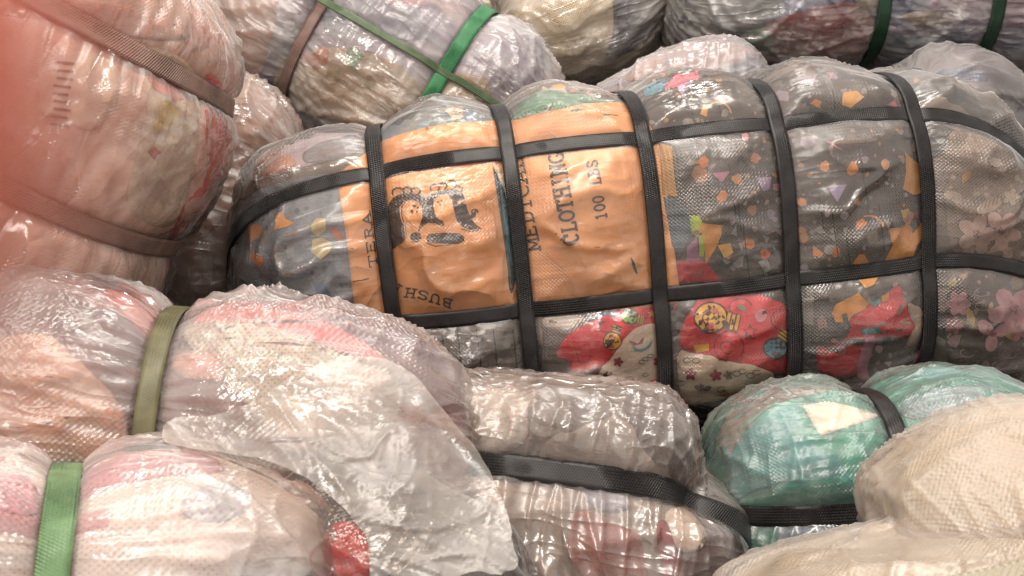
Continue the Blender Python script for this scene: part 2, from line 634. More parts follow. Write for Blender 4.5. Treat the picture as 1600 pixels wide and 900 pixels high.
        for i_, (ang, fa, fb, am, pw) in enumerate([(dirs[0], 3, 15, 1.25, 3), (dirs[1], 4, 26, 0.8, 4), (dirs[2], 7, 46, 0.4, 4), (dirs[3], 12, 34, 0.3, 4)]):
            ca, sa = math.cos(math.radians(ang)), math.sin(math.radians(ang))
            uu, vv = u_ * ca + v_ * sa, -u_ * sa + v_ * ca
            rg = ridged(np.stack([uu * fa + wpu * 0.35, vv * fb + wpv * 1.1, u_ * 0 + 3.7 * i_], 1), sd + 1 + i_, 2.0, pw)
            mk = np.clip(perlin(np.stack([u_ * 5, v_ * 5, u_ * 0 + 5.1 * i_], 1), sd + 11) * 1.6 + 0.55, 0, 1)
            c += amp * am * rg * mk
        if big:
            c += big * np.clip(perlin(P * 4.5, sd + 6) + 0.15, 0, 1) * 1.6
        # pleats run away from the straps
        S = np.stack([x * 5, q * s.per * 42 + wpv * 0.8, x * 0], 1)
        S2 = np.stack([x * 42 + wpu * 0.8, q * s.per * 5, x * 0], 1)
        nr = np.zeros(len(x))
        for r in s.rings:
            nr = np.maximum(nr, np.exp(-np.abs(x - r['x']) / 0.08) * (np.abs(x - r['x']) > r['width'] * 0.55))
        nl = np.zeros(len(x))
        for r in s.longs:
            dq = np.abs(q - r['q'])
            dq = np.minimum(dq, 1 - dq) * s.per
            nl = np.maximum(nl, np.exp(-dq / 0.06) * (dq > r['width'] * 0.55))
        c += pleat * (ridged(S, sd + 4) * nr * 0.6 + ridged(S2, sd + 5) * nl * 0.5)
        c *= 0.12 + 0.88 * damp ** 0.6
        V = s.world(P + N * (off + c)[:, None])
        uv = np.stack([T * s.plen, Q * s.per], 1)
        return mesh_obj(name, V, s.faces(nu, nq), mat, parent, uv)

    def straps(s, parent, mat, which='both', lift=0.006, name='strap', wavy=0.0):
        th = 0.0016
        prof = [(-1, 0), (-1, 1), (-0.6, 1.12), (0.6, 1.12), (1, 1), (1, 0)]
        out = []

        def ribbon(centre_t, centre_q, along_t, width, lf):
            n = len(centre_t)
            rows = []
            uvs = []
            P0, N0, *_ = s.surf(centre_t, centre_q, False)
            # strap stays taut: bridge the small dents
            R = P0 + N0 * lf
            tan = np.roll(R, -1, 0) - np.roll(R, 1, 0)
            ln = np.concatenate([[0], np.cumsum(np.linalg.norm(np.diff(R, axis=0), axis=1))])
            tan /= np.linalg.norm(tan, axis=1)[:, None] + 1e-12
            side = np.cross(tan, N0)
            side /= np.linalg.norm(side, axis=1)[:, None] + 1e-12
            wob = (perlin(np.stack([ln * 3, ln * 0, ln * 0 + s.seed], 1), 3) * wavy)[:, None]
            for (a, h) in prof:
                rows.append(R + side * (a * width / 2 + wob) + N0 * (h * th))
                uvs.append(np.stack([ln, np.full(n, a * width / 2)], 1))
            k = len(prof)
            V = np.stack(rows, 1).reshape(-1, 3)
            U = np.stack(uvs, 1).reshape(-1, 2)
            F = []
            for i in range(n):
                i2 = (i + 1) % n
                for j in range(k):
                    j2 = (j + 1) % k
                    F.append((i * k + j, i * k + j2, i2 * k + j2, i2 * k + j))
            return mesh_obj(name, s.world(V), F, mat, parent, U)

        if which in ('both', 'rings'):
            for r in s.rings:
                q = np.arange(320) / 320
                t = np.full(320, np.interp(r['x'], s.px, s.pt))
                if r['width'] > 0:
                    out.append(ribbon(t, q, False, r['width'], lift + 0.0035))
        if which in ('both', 'longs'):
            for i in range(0, len(s.longs), 2):
                f, b = s.longs[i], s.longs[i + 1]
                if f['width'] <= 0:
                    continue
                t1 = np.linspace(0.004, 0.996, 220)
                t = np.concatenate([t1, t1[::-1]])
                q = np.concatenate([np.full(220, f['q']), np.full(220, b['q'])])
                out.append(ribbon(t, q, True, f['width'], lift))
        return out

    # ------- pieces that lie on the bundle, under its wrap
    def hit(s, px, py):
        d = Vector(ray(px, py)).normalized()
        loc, nor, idx, dist = s.bvh.ray_cast(Vector(CAM), d)
        if loc is None:
            return None
        if nor.dot(d) > 0:
            nor = -nor
        return np.array(loc), np.array(nor)

    def patch(s, poly, mat, name, off=0.0012, step=9.0, smooth=2, parent=None, edge=True, rough=1.2):
        pts = poly_smooth(poly, smooth, rough)
        V2, F = fill(pts, step)
        V, keep = [], {}
        offv = []
        for i, (x, y) in enumerate(V2):
            h = s.hit(x, y)
            if h is None:
                continue
            keep[i] = len(V)
            V.append(h[0] + h[1] * off)
            offv.append(h[1])
        F2 = [tuple(keep[i] for i in f) for f in F if all(i in keep for i in f)]
        # drop triangles that jump over a silhouette
        F2 = [f for f in F2 if max(np.linalg.norm(V[f[0]] - V[f[1]]), np.linalg.norm(V[f[1]] - V[f[2]]), np.linalg.norm(V[f[2]] - V[f[0]])) < 0.07]
        if not F2:
            return None
        F2 = biggest(F2)
        if edge:
            cnt = {}
            for f in F2:
                for a, b in ((f[0], f[1]), (f[1], f[2]), (f[2], f[0])):
                    cnt[(a, b)] = 1
            be = [e for e in cnt if (e[1], e[0]) not in cnt]
            mp = {}
            for a, b in be:
                for k in (a, b):
                    if k not in mp:
                        mp[k] = len(V)
                        V.append(V[k] - offv[k] * (off + 0.001))
                F2.append((b, a, mp[a], mp[b]))
        uv = [(v @ RT, v @ UP) for v in V]
        return mesh_obj(name, V, F2, mat, parent or s.parent, uv)

    def decals(s, shapes, name, parent, mat=None, off=0.0020, step=7.0, split=True):
        """flat printed shapes on a piece: touching shapes make one motif, motifs too small to pick apart stay together"""
        bb = [(min(p[0] for p in q), min(p[1] for p in q), max(p[0] for p in q), max(p[1] for p in q)) for q, _ in shapes]
        own = list(range(len(shapes)))

        def root(i):
            while own[i] != i:
                i = own[i]
            return i
        for i in range(len(bb)):
            for j in range(i):
                a, b = bb[i], bb[j]
                if a[0] < b[2] + 1 and b[0] < a[2] + 1 and a[1] < b[3] + 1 and b[1] < a[3] + 1 and touching(shapes[i][0], shapes[j][0]):
                    own[root(i)] = root(j)
        groups = {}
        for i in range(len(bb)):
            groups.setdefault(root(i), []).append(i)
        small = []
        jobs = []
        for g in groups.values():
            w = max(max(bb[i][2] for i in g) - min(bb[i][0] for i in g), max(bb[i][3] for i in g) - min(bb[i][1] for i in g))
            if split and w < 10:
                small += g
            else:
                jobs.append((name, g))
        if not split:
            jobs = [(name, list(range(len(bb))))]
            small = []
        if small:
            jobs.append(('small_print', small))
        res = None
        for nm, g in jobs:
            V, F, C = [], [], []
            for k in sorted(g):
                poly, hx = shapes[k]
                V2, F1 = fill(poly, step)
                keep = {}
                for i, (x, y) in enumerate(V2):
                    h = s.hit(x, y)
                    if h is None:
                        continue
                    keep[i] = len(V)
                    V.append(h[0] + h[1] * (off + 0.00003 * (k % 24)))
                    C.append(lin(hx))
                for f in F1:
                    if all(i in keep for i in f):
                        t = tuple(keep[i] for i in f)
                        if max(np.linalg.norm(V[t[0]] - V[t[1]]), np.linalg.norm(V[t[1]] - V[t[2]])) < 0.05:
                            F.append(t)
            if F:
                res = mesh_obj(nm, V, F, mat or PRINT, parent, [(v @ RT, v @ UP) for v in V], C)
                if nm == 'small_print':
                    res['kind'] = 'stuff'
        return res


def touching(p, q):
    p, q = np.array(p, float), np.array(q, float)
    if inside(p, q).any() or inside(q, p).any():
        return True
    f = np.linspace(0, 1, 6)[:, None, None]
    a = (p[None] * (1 - f) + np.roll(p, -1, 0)[None] * f).reshape(-1, 2)
    b = (q[None] * (1 - f) + np.roll(q, -1, 0)[None] * f).reshape(-1, 2)
    return np.min(np.linalg.norm(a[:, None] - b[None], axis=2)) < 1.6


def biggest(F):
    own = {}

    def root(i):
        while own.setdefault(i, i) != i:
            own[i] = own[own[i]]
            i = own[i]
        return i
    for f in F:
        for k in f[1:]:
            own[root(k)] = root(f[0])
    cnt = {}
    for f in F:
        cnt[root(f[0])] = cnt.get(root(f[0]), 0) + 1
    top = max(cnt, key=cnt.get)
    return [f for f in F if root(f[0]) == top]


def poly_smooth(poly, it=2, jitter=0.0):
    p = np.array(poly, float)
    for _ in range(it):
        a, b = p, np.roll(p, -1, 0)
        p = np.stack([a * 0.78 + b * 0.22, a * 0.22 + b * 0.78], 1).reshape(-1, 2)
    if jitter:
        p = p + np.random.RandomState(int(abs(p.sum())) % 9999).normal(size=p.shape) * jitter * 0.5
    return p


def inside(pts, poly):
    x, y = pts[:, 0], pts[:, 1]
    r = np.zeros(len(pts), bool)
    n = len(poly)
    j = n - 1
    for i in range(n):
        xi, yi = poly[i]
        xj, yj = poly[j]
        c = ((yi > y) != (yj > y)) & (x < (xj - xi) * (y - yi) / (yj - yi + 1e-12) + xi)
        r ^= c
        j = i
    return r


def fill(poly, step):
    """triangulate a polygon with inner points"""
    p = np.array(poly, float)
    q = []
    n = len(p)
    for i in range(n):
        a, b = p[i], p[(i + 1) % n]
        k = max(1, int(np.ceil(np.linalg.norm(b - a) / step)))
        for j in range(k):
            q.append(a + (b - a) * j / k)
    q = np.array(q)
    x0, y0 = p.min(0)
    x1, y1 = p.max(0)
    gx, gy = np.meshgrid(np.arange(x0, x1, step), np.arange(y0, y1, step))
    g = np.stack([gx.ravel(), gy.ravel()], 1)
    if len(g):
        g = g[inside(g, q)]
    if len(g):
        dd = np.min(np.linalg.norm(g[:, None, :] - q[None, :, :], axis=2), axis=1)
        g = g[dd > step * 0.45]
    allp = np.concatenate([q, g]) if len(g) else q
    m = len(q)
    vs, es, fs, *_ = delaunay_2d_cdt([Vector(v) for v in allp], [(i, (i + 1) % m) for i in range(m)], [], 0, 1e-6)
    V = [(v.x, v.y) for v in vs]
    A = np.array(V)
    F = [tuple(f) for f in fs if len(f) == 3]
    cen = np.array([A[list(f)].mean(0) for f in F]) if F else np.zeros((0, 2))
    ok = inside(cen, q) if len(F) else []
    # image y runs down: flip so that faces look at the camera
    F = [(f[0], f[2], f[1]) for f, k in zip(F, ok) if k]
    return V, F


def stroke(pts, w, closed=False):
    """outline of a pen stroke (list of quads, one per segment, slightly overlapping)"""
    out = []
    p = [np.array(q, float) for q in pts]
    if closed:
        p.append(p[0])
    for a, b in zip(p[:-1], p[1:]):
        d = b - a
        L = np.linalg.norm(d)
        if L < 1e-6:
            continue
        d /= L
        nn = np.array([-d[1], d[0]]) * w / 2
        a2, b2 = a - d * w * 0.18, b + d * w * 0.18
        out.append([a2 + nn, b2 + nn, b2 - nn, a2 - nn])
    return out


def ell(cx, cy, rx, ry=None, n=14, rot=0, a0=0, a1=360):
    ry = ry or rx
    o = []
    full = abs(a1 - a0) >= 360
    k = n if full else n + 1
    for i in range(k):
        a = math.radians(a0 + (a1 - a0) * i / n)
        x, y = rx * math.cos(a), ry * math.sin(a)
        c, s_ = math.cos(math.radians(rot)), math.sin(math.radians(rot))
        o.append((cx + x * c - y * s_, cy + x * s_ + y * c))
    return o


def blob(cx, cy, r, seed, n=9, jag=0.35):
    rr = random.Random(seed)
    return [(cx + r * (1 + rr.uniform(-jag, jag)) * math.cos(2 * math.pi * i / n), cy + r * (1 + rr.uniform(-jag, jag)) * math.sin(2 * math.pi * i / n)) for i in range(n)]


def crop(x0, y0, sc):
    return lambda *p: [(x0 + a / sc, y0 + b / sc) for a, b in p]


# ------------------------------------------------------------------ slab-serif stamp letters
def arc(cx, cy, rx, ry, a0, a1, n=10):
    return [(cx + rx * math.cos(math.radians(a0 + (a1 - a0) * i / n)), cy + ry * math.sin(math.radians(a0 + (a1 - a0) * i / n))) for i in range(n + 1)]


def sf(x, y, w=0.16):
    return [(x - w, y), (x + w, y)]


GLYPH = {
    'C': [arc(.42, .5, .36, .48, 50, 310, 14), [(.66, .68), (.66, .98)]],
    'L': [[(.22, 0), (.22, 1)], sf(.22, 1), [(.06, .02), (.72, .02)], [(.72, 0), (.72, .26)]],
    'O': [arc(.42, .5, .36, .48, 0, 360, 18)],
    'T': [[(.4, 0), (.4, 1)], sf(.4, 0), [(.05, .98), (.75, .98)], [(.05, .98), (.05, .76)], [(.75, .98), (.75, .76)]],
    'H': [[(.18, 0), (.18, 1)], [(.66, 0), (.66, 1)], [(.18, .52), (.66, .52)], sf(.18, 0), sf(.18, 1), sf(.66, 0), sf(.66, 1)],
    'I': [[(.4, 0), (.4, 1)], sf(.4, 0, .2), sf(.4, 1, .2)],
    'N': [[(.16, 0), (.16, 1)], [(.66, 0), (.66, 1)], [(.16, 1), (.66, 0)], sf(.16, 0), sf(.66, 1), [(.0, 1), (.16, 1)]],
    'G': [arc(.42, .5, .36, .48, 50, 330, 14), [(.72, .08), (.72, .42)], [(.5, .42), (.82, .42)]],
    'M': [[(.12, 0), (.12, 1)], [(.76, 0), (.76, 1)], [(.12, 1), (.44, .15), (.76, 1)], sf(.12, 0), sf(.76, 0)],
    'E': [[(.2, 0), (.2, 1)], [(.06, .02), (.7, .02)], [(.06, .98), (.7, .98)], [(.2, .52), (.55, .52)], [(.7, 0), (.7, .22)], [(.7, 1), (.7, .78)]],
    'D': [[(.2, 0), (.2, 1)], [(.06, .98), (.4, .98)] + arc(.4, .5, .34, .48, 90, -90, 10) + [(.06, .02)]],
    'A': [[(.08, 0), (.4, 1), (.72, 0)], [(.2, .34), (.6, .34)], sf(.08, 0), sf(.72, 0)],
    'B': [[(.2, 0), (.2, 1)], [(.06, .98), (.42, .98)] + arc(.42, .76, .22, .22, 90, -90, 7) + [(.2, .54)], [(.42, .54)] + arc(.44, .28, .26, .26, 90, -90, 7) + [(.06, .02)]],
    'S': [arc(.42, .74, .27, .24, 20, 270, 10) + arc(.42, .26, .29, .24, 90, -160, 10), [(.68, .74), (.68, .96)], [(.12, .04), (.12, .28)]],
    'U': [[(.16, 1), (.16, .35)] + arc(.42, .35, .26, .33, 180, 360, 10) + [(.68, 1)], sf(.16, 1), sf(.68, 1)],
    'R': [[(.2, 0), (.2, 1)], [(.06, .98), (.42, .98)] + arc(.42, .75, .24, .23, 90, -90, 8) + [(.2, .52)], [(.42, .52), (.74, 0)], sf(.2, 0)],
    '1': [[(.4, 0), (.4, 1)], sf(.4, 0, .2), [(.4, 1), (.2, .8)]],
    '0': [arc(.4, .5, .3, .48, 0, 360, 16)],
    ' ': [],
}


def lettering(text, start, end, height, weight=0.13, arcamt=0.0):
    """polygons of stamped text between two picture points along a baseline"""
    a, b = np.array(start, float), np.array(end, float)
    d = b - a
    L = np.linalg.norm(d)
    d /= L
    up = np.array([d[1], -d[0]])                 # letter tops to the left of the reading direction (y runs down)
    adv = L / len(text)
    out = []
    for i, ch in enumerate(text):
        let = []
        for st in GLYPH[ch]:
            pts = []
            for (x, y) in st:
                s_ = (i + x * 1.12) * adv
                bow = arcamt * 4 * (s_ / L) * (1 - s_ / L)
                pts.append(a + d * s_ + up * (y * height + bow))
            let += stroke(pts, weight * height)
        if let:
            out.append(let)
    return out
# ------------------------------------------------------------------ setting
mesh_obj('floor', [(-8, -3, 0), (8, -3, 0), (8, 14, 0), (-8, 14, 0)], [(0, 1, 2, 3)], mat_floor())['kind'] = 'structure'

GROUP = 'plastic wrapped clothing bales in the pile'
_mats = {}


def cloth(hx, hx2=None, ns=18, am=0.5, knit=0, speck=None):
    k = (hx, hx2, ns, am, knit, speck)
    if k not in _mats:
        _mats[k] = mat_cloth('fabric_' + hx[1:], hx, hx2, ns, am, knit, speck)
    return _mats[k]


def make_bale(label, bale, palette, film, strap=BLACK, amp=0.006, pleat=0.010, sx=7, sy=16, big=0.0, name='clothing_bale', cat='bale',
              lift=0.006, nu=170, nf=300, wavy=0.0, body='clothes', knit=0, dirs=(20, -40, 75, -10)):
    base = bale.C.copy()
    base[2] = max(0.0, bale.C[2] - bale.b)
    e = thing(name, label, cat, base, GROUP)
    pal = palette if not isinstance(palette, list) else mat_patchwork('clothes_' + label.split()[0], palette, sx, sy, knit=knit)
    bale.build_body(e, pal, body, nu, nu)
    bale.build_film(e, film, amp, pleat, big=big, nu=nf, nq=nf, dirs=dirs)
    if strap is not None:
        bale.straps(e, strap, lift=lift, wavy=wavy)
    return e


FILM = mat_film('clear_plastic_film', 0.11, 0.24, 0.6, 0.75, facet=0.4, refl=0.85)
FILM_TIGHT = mat_film('tight_clear_film', 0.055, 0.22, 0.8, 0.5, facet=0.4, refl=0.7)
FILM_SOFT = mat_film('hazy_plastic_film', 0.24, 0.25, 0.3, 0.9, facet=0.45)
FILM_KNIT = mat_film('netted_plastic_film', 0.20, 0.25, 0.6, 0.9, wfreq=150, facet=0.42, wmin=0.1)
FILM_CRUMP = mat_film('crumpled_clear_film', 0.13, 0.2, 0.0, 1.0, facet=0.5, refl=0.9)
FILM_MILK = mat_film('milky_plastic_film', 0.34, 0.22, 0.0, 1.5)
FILM_LOOSE = mat_film('loose_milky_film', 0.22, 0.26, 0.0, 0.55, refl=0.9, facet=0.28, milkcol='#e8e1da')

# ------------------------------------------------------------------ the big black-strapped bale
SW = 0.0215
A = Bale(1004, 391, 1.72, 1.250, 0.535, 0.46, roll=6.5, pitch=10, yaw=4, m=3.8, n=3.3, droop=(0.36, 1.3),
         rings=[(x, 0.030, 0.042, SW) for x in (-0.394, -0.209, -0.021, 0.168, 0.372)],
         longs=[(0.735, 0.026, 0.036, SW), (-0.125, 0.024, 0.034, SW)], lump=0.011, lscale=8.0, seed=2, fold=0.010)
eA = make_bale('large bale held by a grid of black straps with an orange stamped paper panel', A,
               ['#6f6a68', '#5c5857', '#7c746f', '#4c4a4b', '#847a74'], FILM_TIGHT, BLACK, 0.0018, 0.006, nu=220, nf=420, wavy=0.003)


def pa(poly, hx, name='garment', hx2=None, ns=18, am=0.5, off=0.0012, bale=A, sm=2, rough=1.2, step=9.0, knit=0, speck=None):
    return bale.patch(poly, cloth(hx, hx2, ns, am, knit, speck), name, off, step, sm, rough=rough)


# upper left lobe
pa([(372, 215), (420, 185), (470, 178), (560, 170), (566, 240), (470, 262), (385, 290), (365, 260)], '#a09aa8', hx2='#b3a8a4')
pa([(490, 190), (530, 180), (562, 182), (562, 200), (500, 212)], '#c2b7a8', off=0.0016)
pa([(470, 235), (560, 205), (565, 240), (475, 262)], '#77808a', off=0.0018, hx2='#94898a')
pa([(395, 250), (445, 235), (470, 258), (430, 272), (400, 280)], '#b58f80', off=0.002)
# lower left: slate garment with scattered prints
g = pa([(362, 350), (392, 300), (440, 285), (545, 262), (566, 515), (500, 512), (420, 462), (366, 440)], '#7f8b98', hx2='#6a727c', ns=26, am=0.9, speck=('#848c94', '#56606c', '#93887e', '#7d8fa2', '#4d545c'))
c6 = crop(340, 300, 3.91)
A.decals([(c6((190, 215), (235, 195), (280, 215), (275, 270), (200, 310)), '#b4835c'),
          (c6((195, 385), (245, 375), (285, 400), (275, 455), (235, 440)), '#b8713f'),
          (c6((365, 150), (395, 120), (420, 170), (475, 190), (430, 215), (350, 235)), '#c99a66'),
          (c6((575, 200), (610, 165), (660, 165), (660, 230), (615, 270), (575, 245)), '#bdb38f'),
          (c6((580, 290), (640, 275), (700, 310), (690, 360), (630, 410), (575, 370)), '#b9b086'),
          (c6((685, 205), (740, 225), (770, 280), (745, 315), (710, 270)), '#bd7a57'),
          (c6((385, 560), (420, 590), (450, 650), (410, 640)), '#b98a63'),
          (c6((440, 670), (480, 650), (520, 705), (500, 735), (445, 700)), '#b0413c'),
          (c6((690, 690), (725, 690), (715, 760), (680, 745)), '#b9a79c'),
          (c6((730, 720), (760, 700), (780, 780), (755, 785)), '#b9a79c'),
          (c6((720, 620), (765, 650), (765, 690), (710, 670)), '#8a86a2'),
          (c6((590, 560), (640, 550), (690, 620), (670, 670), (610, 620)), '#68809a'),
          (c6((420, 350), (470, 330), (470, 400), (430, 420)), '#8b97a0'),
          (c6((350, 380), (400, 390), (390, 460), (360, 440)), '#8c949a'),
          ], 'printed_motif', g)
# band above the orange paper, first window
g = pa([(588, 215), (596, 190), (640, 165), (720, 150), (768, 158), (778, 200), (700, 208), (600, 225)], '#6f8391', hx2='#8b8f8e', ns=30, am=0.9)
A.decals([(blob(712, 178, 13, 3), '#b3a68d'), (blob(735, 184, 8, 5), '#6b89a6'), (blob(745, 190, 10, 6), '#7e96ac'), (blob(660, 200, 8, 8), '#7d95a8')], 'printed_motif', g)
# second window: green leaf print under a pink multicolour one
g = pa([(796, 190), (806, 170), (850, 135), (925, 128), (985, 150), (992, 175), (900, 170), (800, 205)], '#6f9a82', hx2='#496f5d', ns=34, am=1.0)
g = pa([(840, 142), (870, 122), (930, 116), (975, 122), (985, 160), (930, 158), (905, 150), (865, 142)], '#d6c9c4', off=0.0018, hx2='#d99aa4')
A.decals([(blob(925, 132, 20, 11), '#e0788c'), (blob(955, 138, 13, 12), '#e59aa8'), (blob(892, 138, 9, 13), '#e08a4c'), (blob(905, 133, 6, 14), '#d8d4d0'),
          (blob(876, 134, 9, 15), '#e0a05c'), (blob(908, 120, 10, 17), '#e06a78'), (blob(870, 122, 8, 18), '#d98f62'), (blob(906, 132, 2.5, 19), '#3a3634')], 'printed_motif', g)
# charcoal knit garment over the right half
g = pa([(1005, 150), (1020, 125), (1100, 108), (1180, 112), (1190, 135), (1290, 100), (1390, 118), (1425, 180), (1468, 420), (1470, 450), (1260, 475),
        (1045, 480), (1030, 300), (1010, 210)], '#4c4745', hx2='#625c58', ns=30, am=0.8, step=11, speck=('#8d8886', '#6f6a68', '#b98a62', '#9a92a8', '#4a4543', '#a3a09e'))
A.decals([(crop(790, 90, 3.81)((830, 190), (880, 150), (950, 130), (960, 170), (930, 205), (830, 240)), '#4f8fa6'),
          (crop(790, 90, 3.81)((800, 130), (870, 95), (960, 80), (950, 120), (850, 165), (810, 175)), '#d2a59a'),
          (crop(790, 90, 3.81)((965, 75), (1020, 60), (1025, 85), (970, 110)), '#a9bf6a'),
          (crop(790, 90, 3.81)((1010, 110), (1140, 92), (1155, 130), (1090, 150), (1000, 185), (945, 195)), '#e0758a'),
          (crop(790, 90, 3.81)((1020, 180), (1090, 150), (1120, 150), (1050, 230)), '#a99bc0'),
          (crop(790, 90, 3.81)((1240, 115), (1280, 110), (1285, 150), (1250, 150)), '#c59a70'),
          (crop(790, 90, 3.81)((1155, 340), (1175, 290), (1205, 290), (1195, 355)), '#cf9a62'),
          ] + [(q, '#c89a5c') for q in stroke([crop(790, 90, 3.81)(p)[0] for p in arc(1265, 345, 75, 78, 190, 350, 10)], 3.0)], 'printed_motif', g)
c5 = crop(1030, 180, 3.463)
mot = []
for (x, y, r, hx, sd) in [(238, 257, 30, '#cb8550', 1), (515, 235, 27, '#c98f68', 2), (418, 347, 28, '#c68f55', 3), (340, 443, 30, '#cc8a58', 4),
                          (482, 690, 30, '#cc8448', 5), (568, 752, 26, '#c8703f', 6), (462, 125, 22, '#c995a0', 7), (775, 470, 24, '#cf8a55', 8),
                          (630, 388, 24, '#a8708a', 9)]:
    mot.append((c5(*blob(x, y, r, sd, 10, 0.3)), hx))
mot += [(c5((285, 315), (380, 305), (335, 365)), '#b27f9c'), (c5((525, 340), (600, 335), (590, 400), (555, 412)), '#a79bc0'),
        (c5((385, 640), (415, 585), (418, 650)), '#94959a'), (c5((395, 800), (455, 755), (450, 815), (420, 825)), '#94959a'),
        (c5((530, 790), (580, 780), (600, 830), (570, 850)), '#94959a'), (c5((555, 640), (590, 660), (575, 695)), '#94959a'),
        (c5((320, 760), (385, 790), (360, 805)), '#8a8b90'), (c5((425, 690), (450, 690), (445, 735)), '#94959a'), (c5((615, 620), (660, 615), (650, 650)), '#84858a'),
        # a plain generic scrap of colour blocks at the left edge of the garment
        (c5((5, 155), (70, 175), (85, 340), (100, 440), (20, 430)), '#b08a4e'), (c5((25, 440), (110, 470), (170, 530), (180, 640), (110, 760), (70, 700)), '#5c6c78'),
        (c5((165, 540), (220, 545), (240, 600), (210, 660), (180, 640)), '#a3c052'), (c5((215, 650), (245, 640), (240, 760), (215, 760)), '#a3c052'),
        (c5((215, 580), (330, 590), (335, 640), (300, 720), (250, 800), (240, 700)), '#d39a45'), (c5((310, 700), (380, 690), (398, 740), (350, 770)), '#d8ab55'),
        (c5((150, 720), (205, 650), (215, 780), (150, 785)), '#9a6f95'), (c5((95, 790), (240, 780), (340, 895), (110, 900)), '#b0323a')]
A.decals(mot, 'printed_motif', g)
c7 = crop(1240, 180, 3.461)
mot = []
for (x, y, r, hx, sd) in [(165, 275, 28, '#cf8f5e', 11), (318, 290, 32, '#cc8a52', 12), (48, 470, 26, '#cf8e5a', 13), (228, 738, 27, '#c9773f', 14), (360, 590, 28, '#cc8648', 15),
                          (490, 270, 24, '#c99a72', 16), (365, 795, 40, '#cf8a48', 17)]:
    mot.append((c7(*blob(x, y, r, sd, 10, 0.3)), hx))
mot += [(c7((180, 385), (285, 375), (235, 470)), '#9f94bb'), (c7((105, 705), (160, 745), (150, 765), (105, 760)), '#cc8648'),
        (c7((165, 140), (200, 150), (265, 190), (240, 185)), '#b5808a'), (c7((105, 620), (145, 595), (175, 635), (140, 640)), '#8f9094'),
        (c7((190, 650), (225, 640), (230, 690)), '#8f9094'), (c7((265, 610), (290, 605), (280, 655)), '#8f9094'), (c7((480, 560), (520, 585), (505, 610)), '#8f9094'),
        (c7((510, 610), (600, 605), (640, 640), (695, 565), (715, 640), (660, 700), (640, 760), (560, 790), (480, 800), (530, 700)), '#cf953f'),
        (c7((595, 200), (625, 230), (690, 280), (715, 330), (718, 415), (640, 430), (585, 400), (600, 310)), '#c79a5a'),
        (c7((570, 515), (612, 510), (600, 555), (585, 555)), '#c9a04a'), (c7((640, 530), (665, 515), (668, 560)), '#a8507a'),
        (c7((660, 760), (690, 700), (735, 770)), '#b9b4b0')]
mot += [(q, '#c98d45') for q in stroke(c7(*arc(400, 640, 90, 95, 255, 335, 9)), 3.2)]
mot += [(c7(*blob(645, 370, 16, 4)), '#4d443e')]
for k in range(26):
    rr = random.Random(k + 50)
    x, y = rr.uniform(1060, 1440), rr.uniform(110, 440)
    mot.append((blob(x, y, rr.uniform(2.5, 5), k, 6), rr.choice(['#807a78', '#94908e', '#6b6664', '#a0826c', '#8d86a0'])))
# dark rib lines of the knit
for (x, y, L_) in [(1085, 200, 50), (1104, 260, 70), (1138, 255, 80), (1150, 300, 60), (1120, 350, 60), (1160, 350, 90), (1300, 330, 70), (1345, 250, 60), (1352, 300, 60), (1390, 330, 40),
                   (1280, 300, 60), (1320, 350, 60), (1372, 320, 70), (1210, 250, 80), (1075, 130, 50), (1120, 140, 40), (1300, 140, 30)]:
    mot += [(q, '#2e2b2a') for q in stroke([(x, y), (x + L_ * 0.06, y + L_ * 0.5), (x + L_ * 0.13, y + L_)], 1.6)]
A.decals(mot, 'printed_motif', g)
# upper right window
A.decals([(crop(850, 0, 2.133)(*p), hx) for p, hx in [(((845, 280), (880, 260), (910, 250), (895, 290)), '#a29aaa'), (((995, 310), (1040, 305), (1065, 325), (1020, 360), (990, 350)), '#c99a55'),
          (((885, 345), (905, 328), (925, 340), (910, 358)), '#c98f5a'), (((940, 245), (965, 245), (955, 268)), '#a9848c'), (((1140, 350), (1165, 335), (1175, 360)), '#b9677a')]], 'printed_motif', g)
# right end: taupe garment with pale flowers
g = pa([(1470, 205), (1520, 205), (1600, 250), (1640, 330), (1640, 425), (1560, 418), (1482, 420)], '#8d837b', hx2='#6e6560', ns=14, am=0.9, speck=('#a69c94', '#756b64', '#b3a89e'))
fl = []


def flower(cx, cy, r, hx, hc='#8d6f70', n=5, rot=0):
    o = []
    for i in range(n):
        a = math.radians(rot + 360 / n * i)
        o.append((ell(cx + r * 0.55 * math.cos(a), cy + r * 0.55 * math.sin(a), r * 0.52, r * 0.36, 10, math.degrees(a)), hx))
    o.append((ell(cx, cy, r * 0.2, None, 8), hc))
    return o


def leaf(cx, cy, L_, w, rot, hx):
    c, s_ = math.cos(math.radians(rot)), math.sin(math.radians(rot))
    return (([(cx + x * L_ * c - y * w * s_, cy + x * L_ * s_ + y * w * c) for x, y in ((-.5, 0), (-.25, -.35), (.1, -.42), (.5, 0), (.1, .42), (-.25, .35))]), hx)


fl += [(c7(*ell(1055, 490, 75, 34, 14, -25)), '#b9ada2')]
for i in range(6):
    fl += [(q, '#7e746d') for q in stroke(c7((1005 + i * 22, 515 - i * 9), (1020 + i * 20, 470 - i * 8)), 1.2)]
fl += flower(*c7((985, 640))[0], 30, '#b8a6a0') + flower(*c7((1120, 620))[0], 30, '#c0a9a6', rot=20) + flower(*c7((1170, 445))[0], 13, '#b5aaa0')
fl += [leaf(*c7((1100, 710))[0], 42, 14, 150, '#bba8a2'), leaf(*c7((1140, 720))[0], 26, 12, 80, '#b9a6a0'), leaf(*c7((930, 330))[0], 26, 14, 120, '#b59a6a'), leaf(*c7((1090, 260))[0], 26, 18, 20, '#a89e98')]
A.decals(fl, 'printed_motif', g)
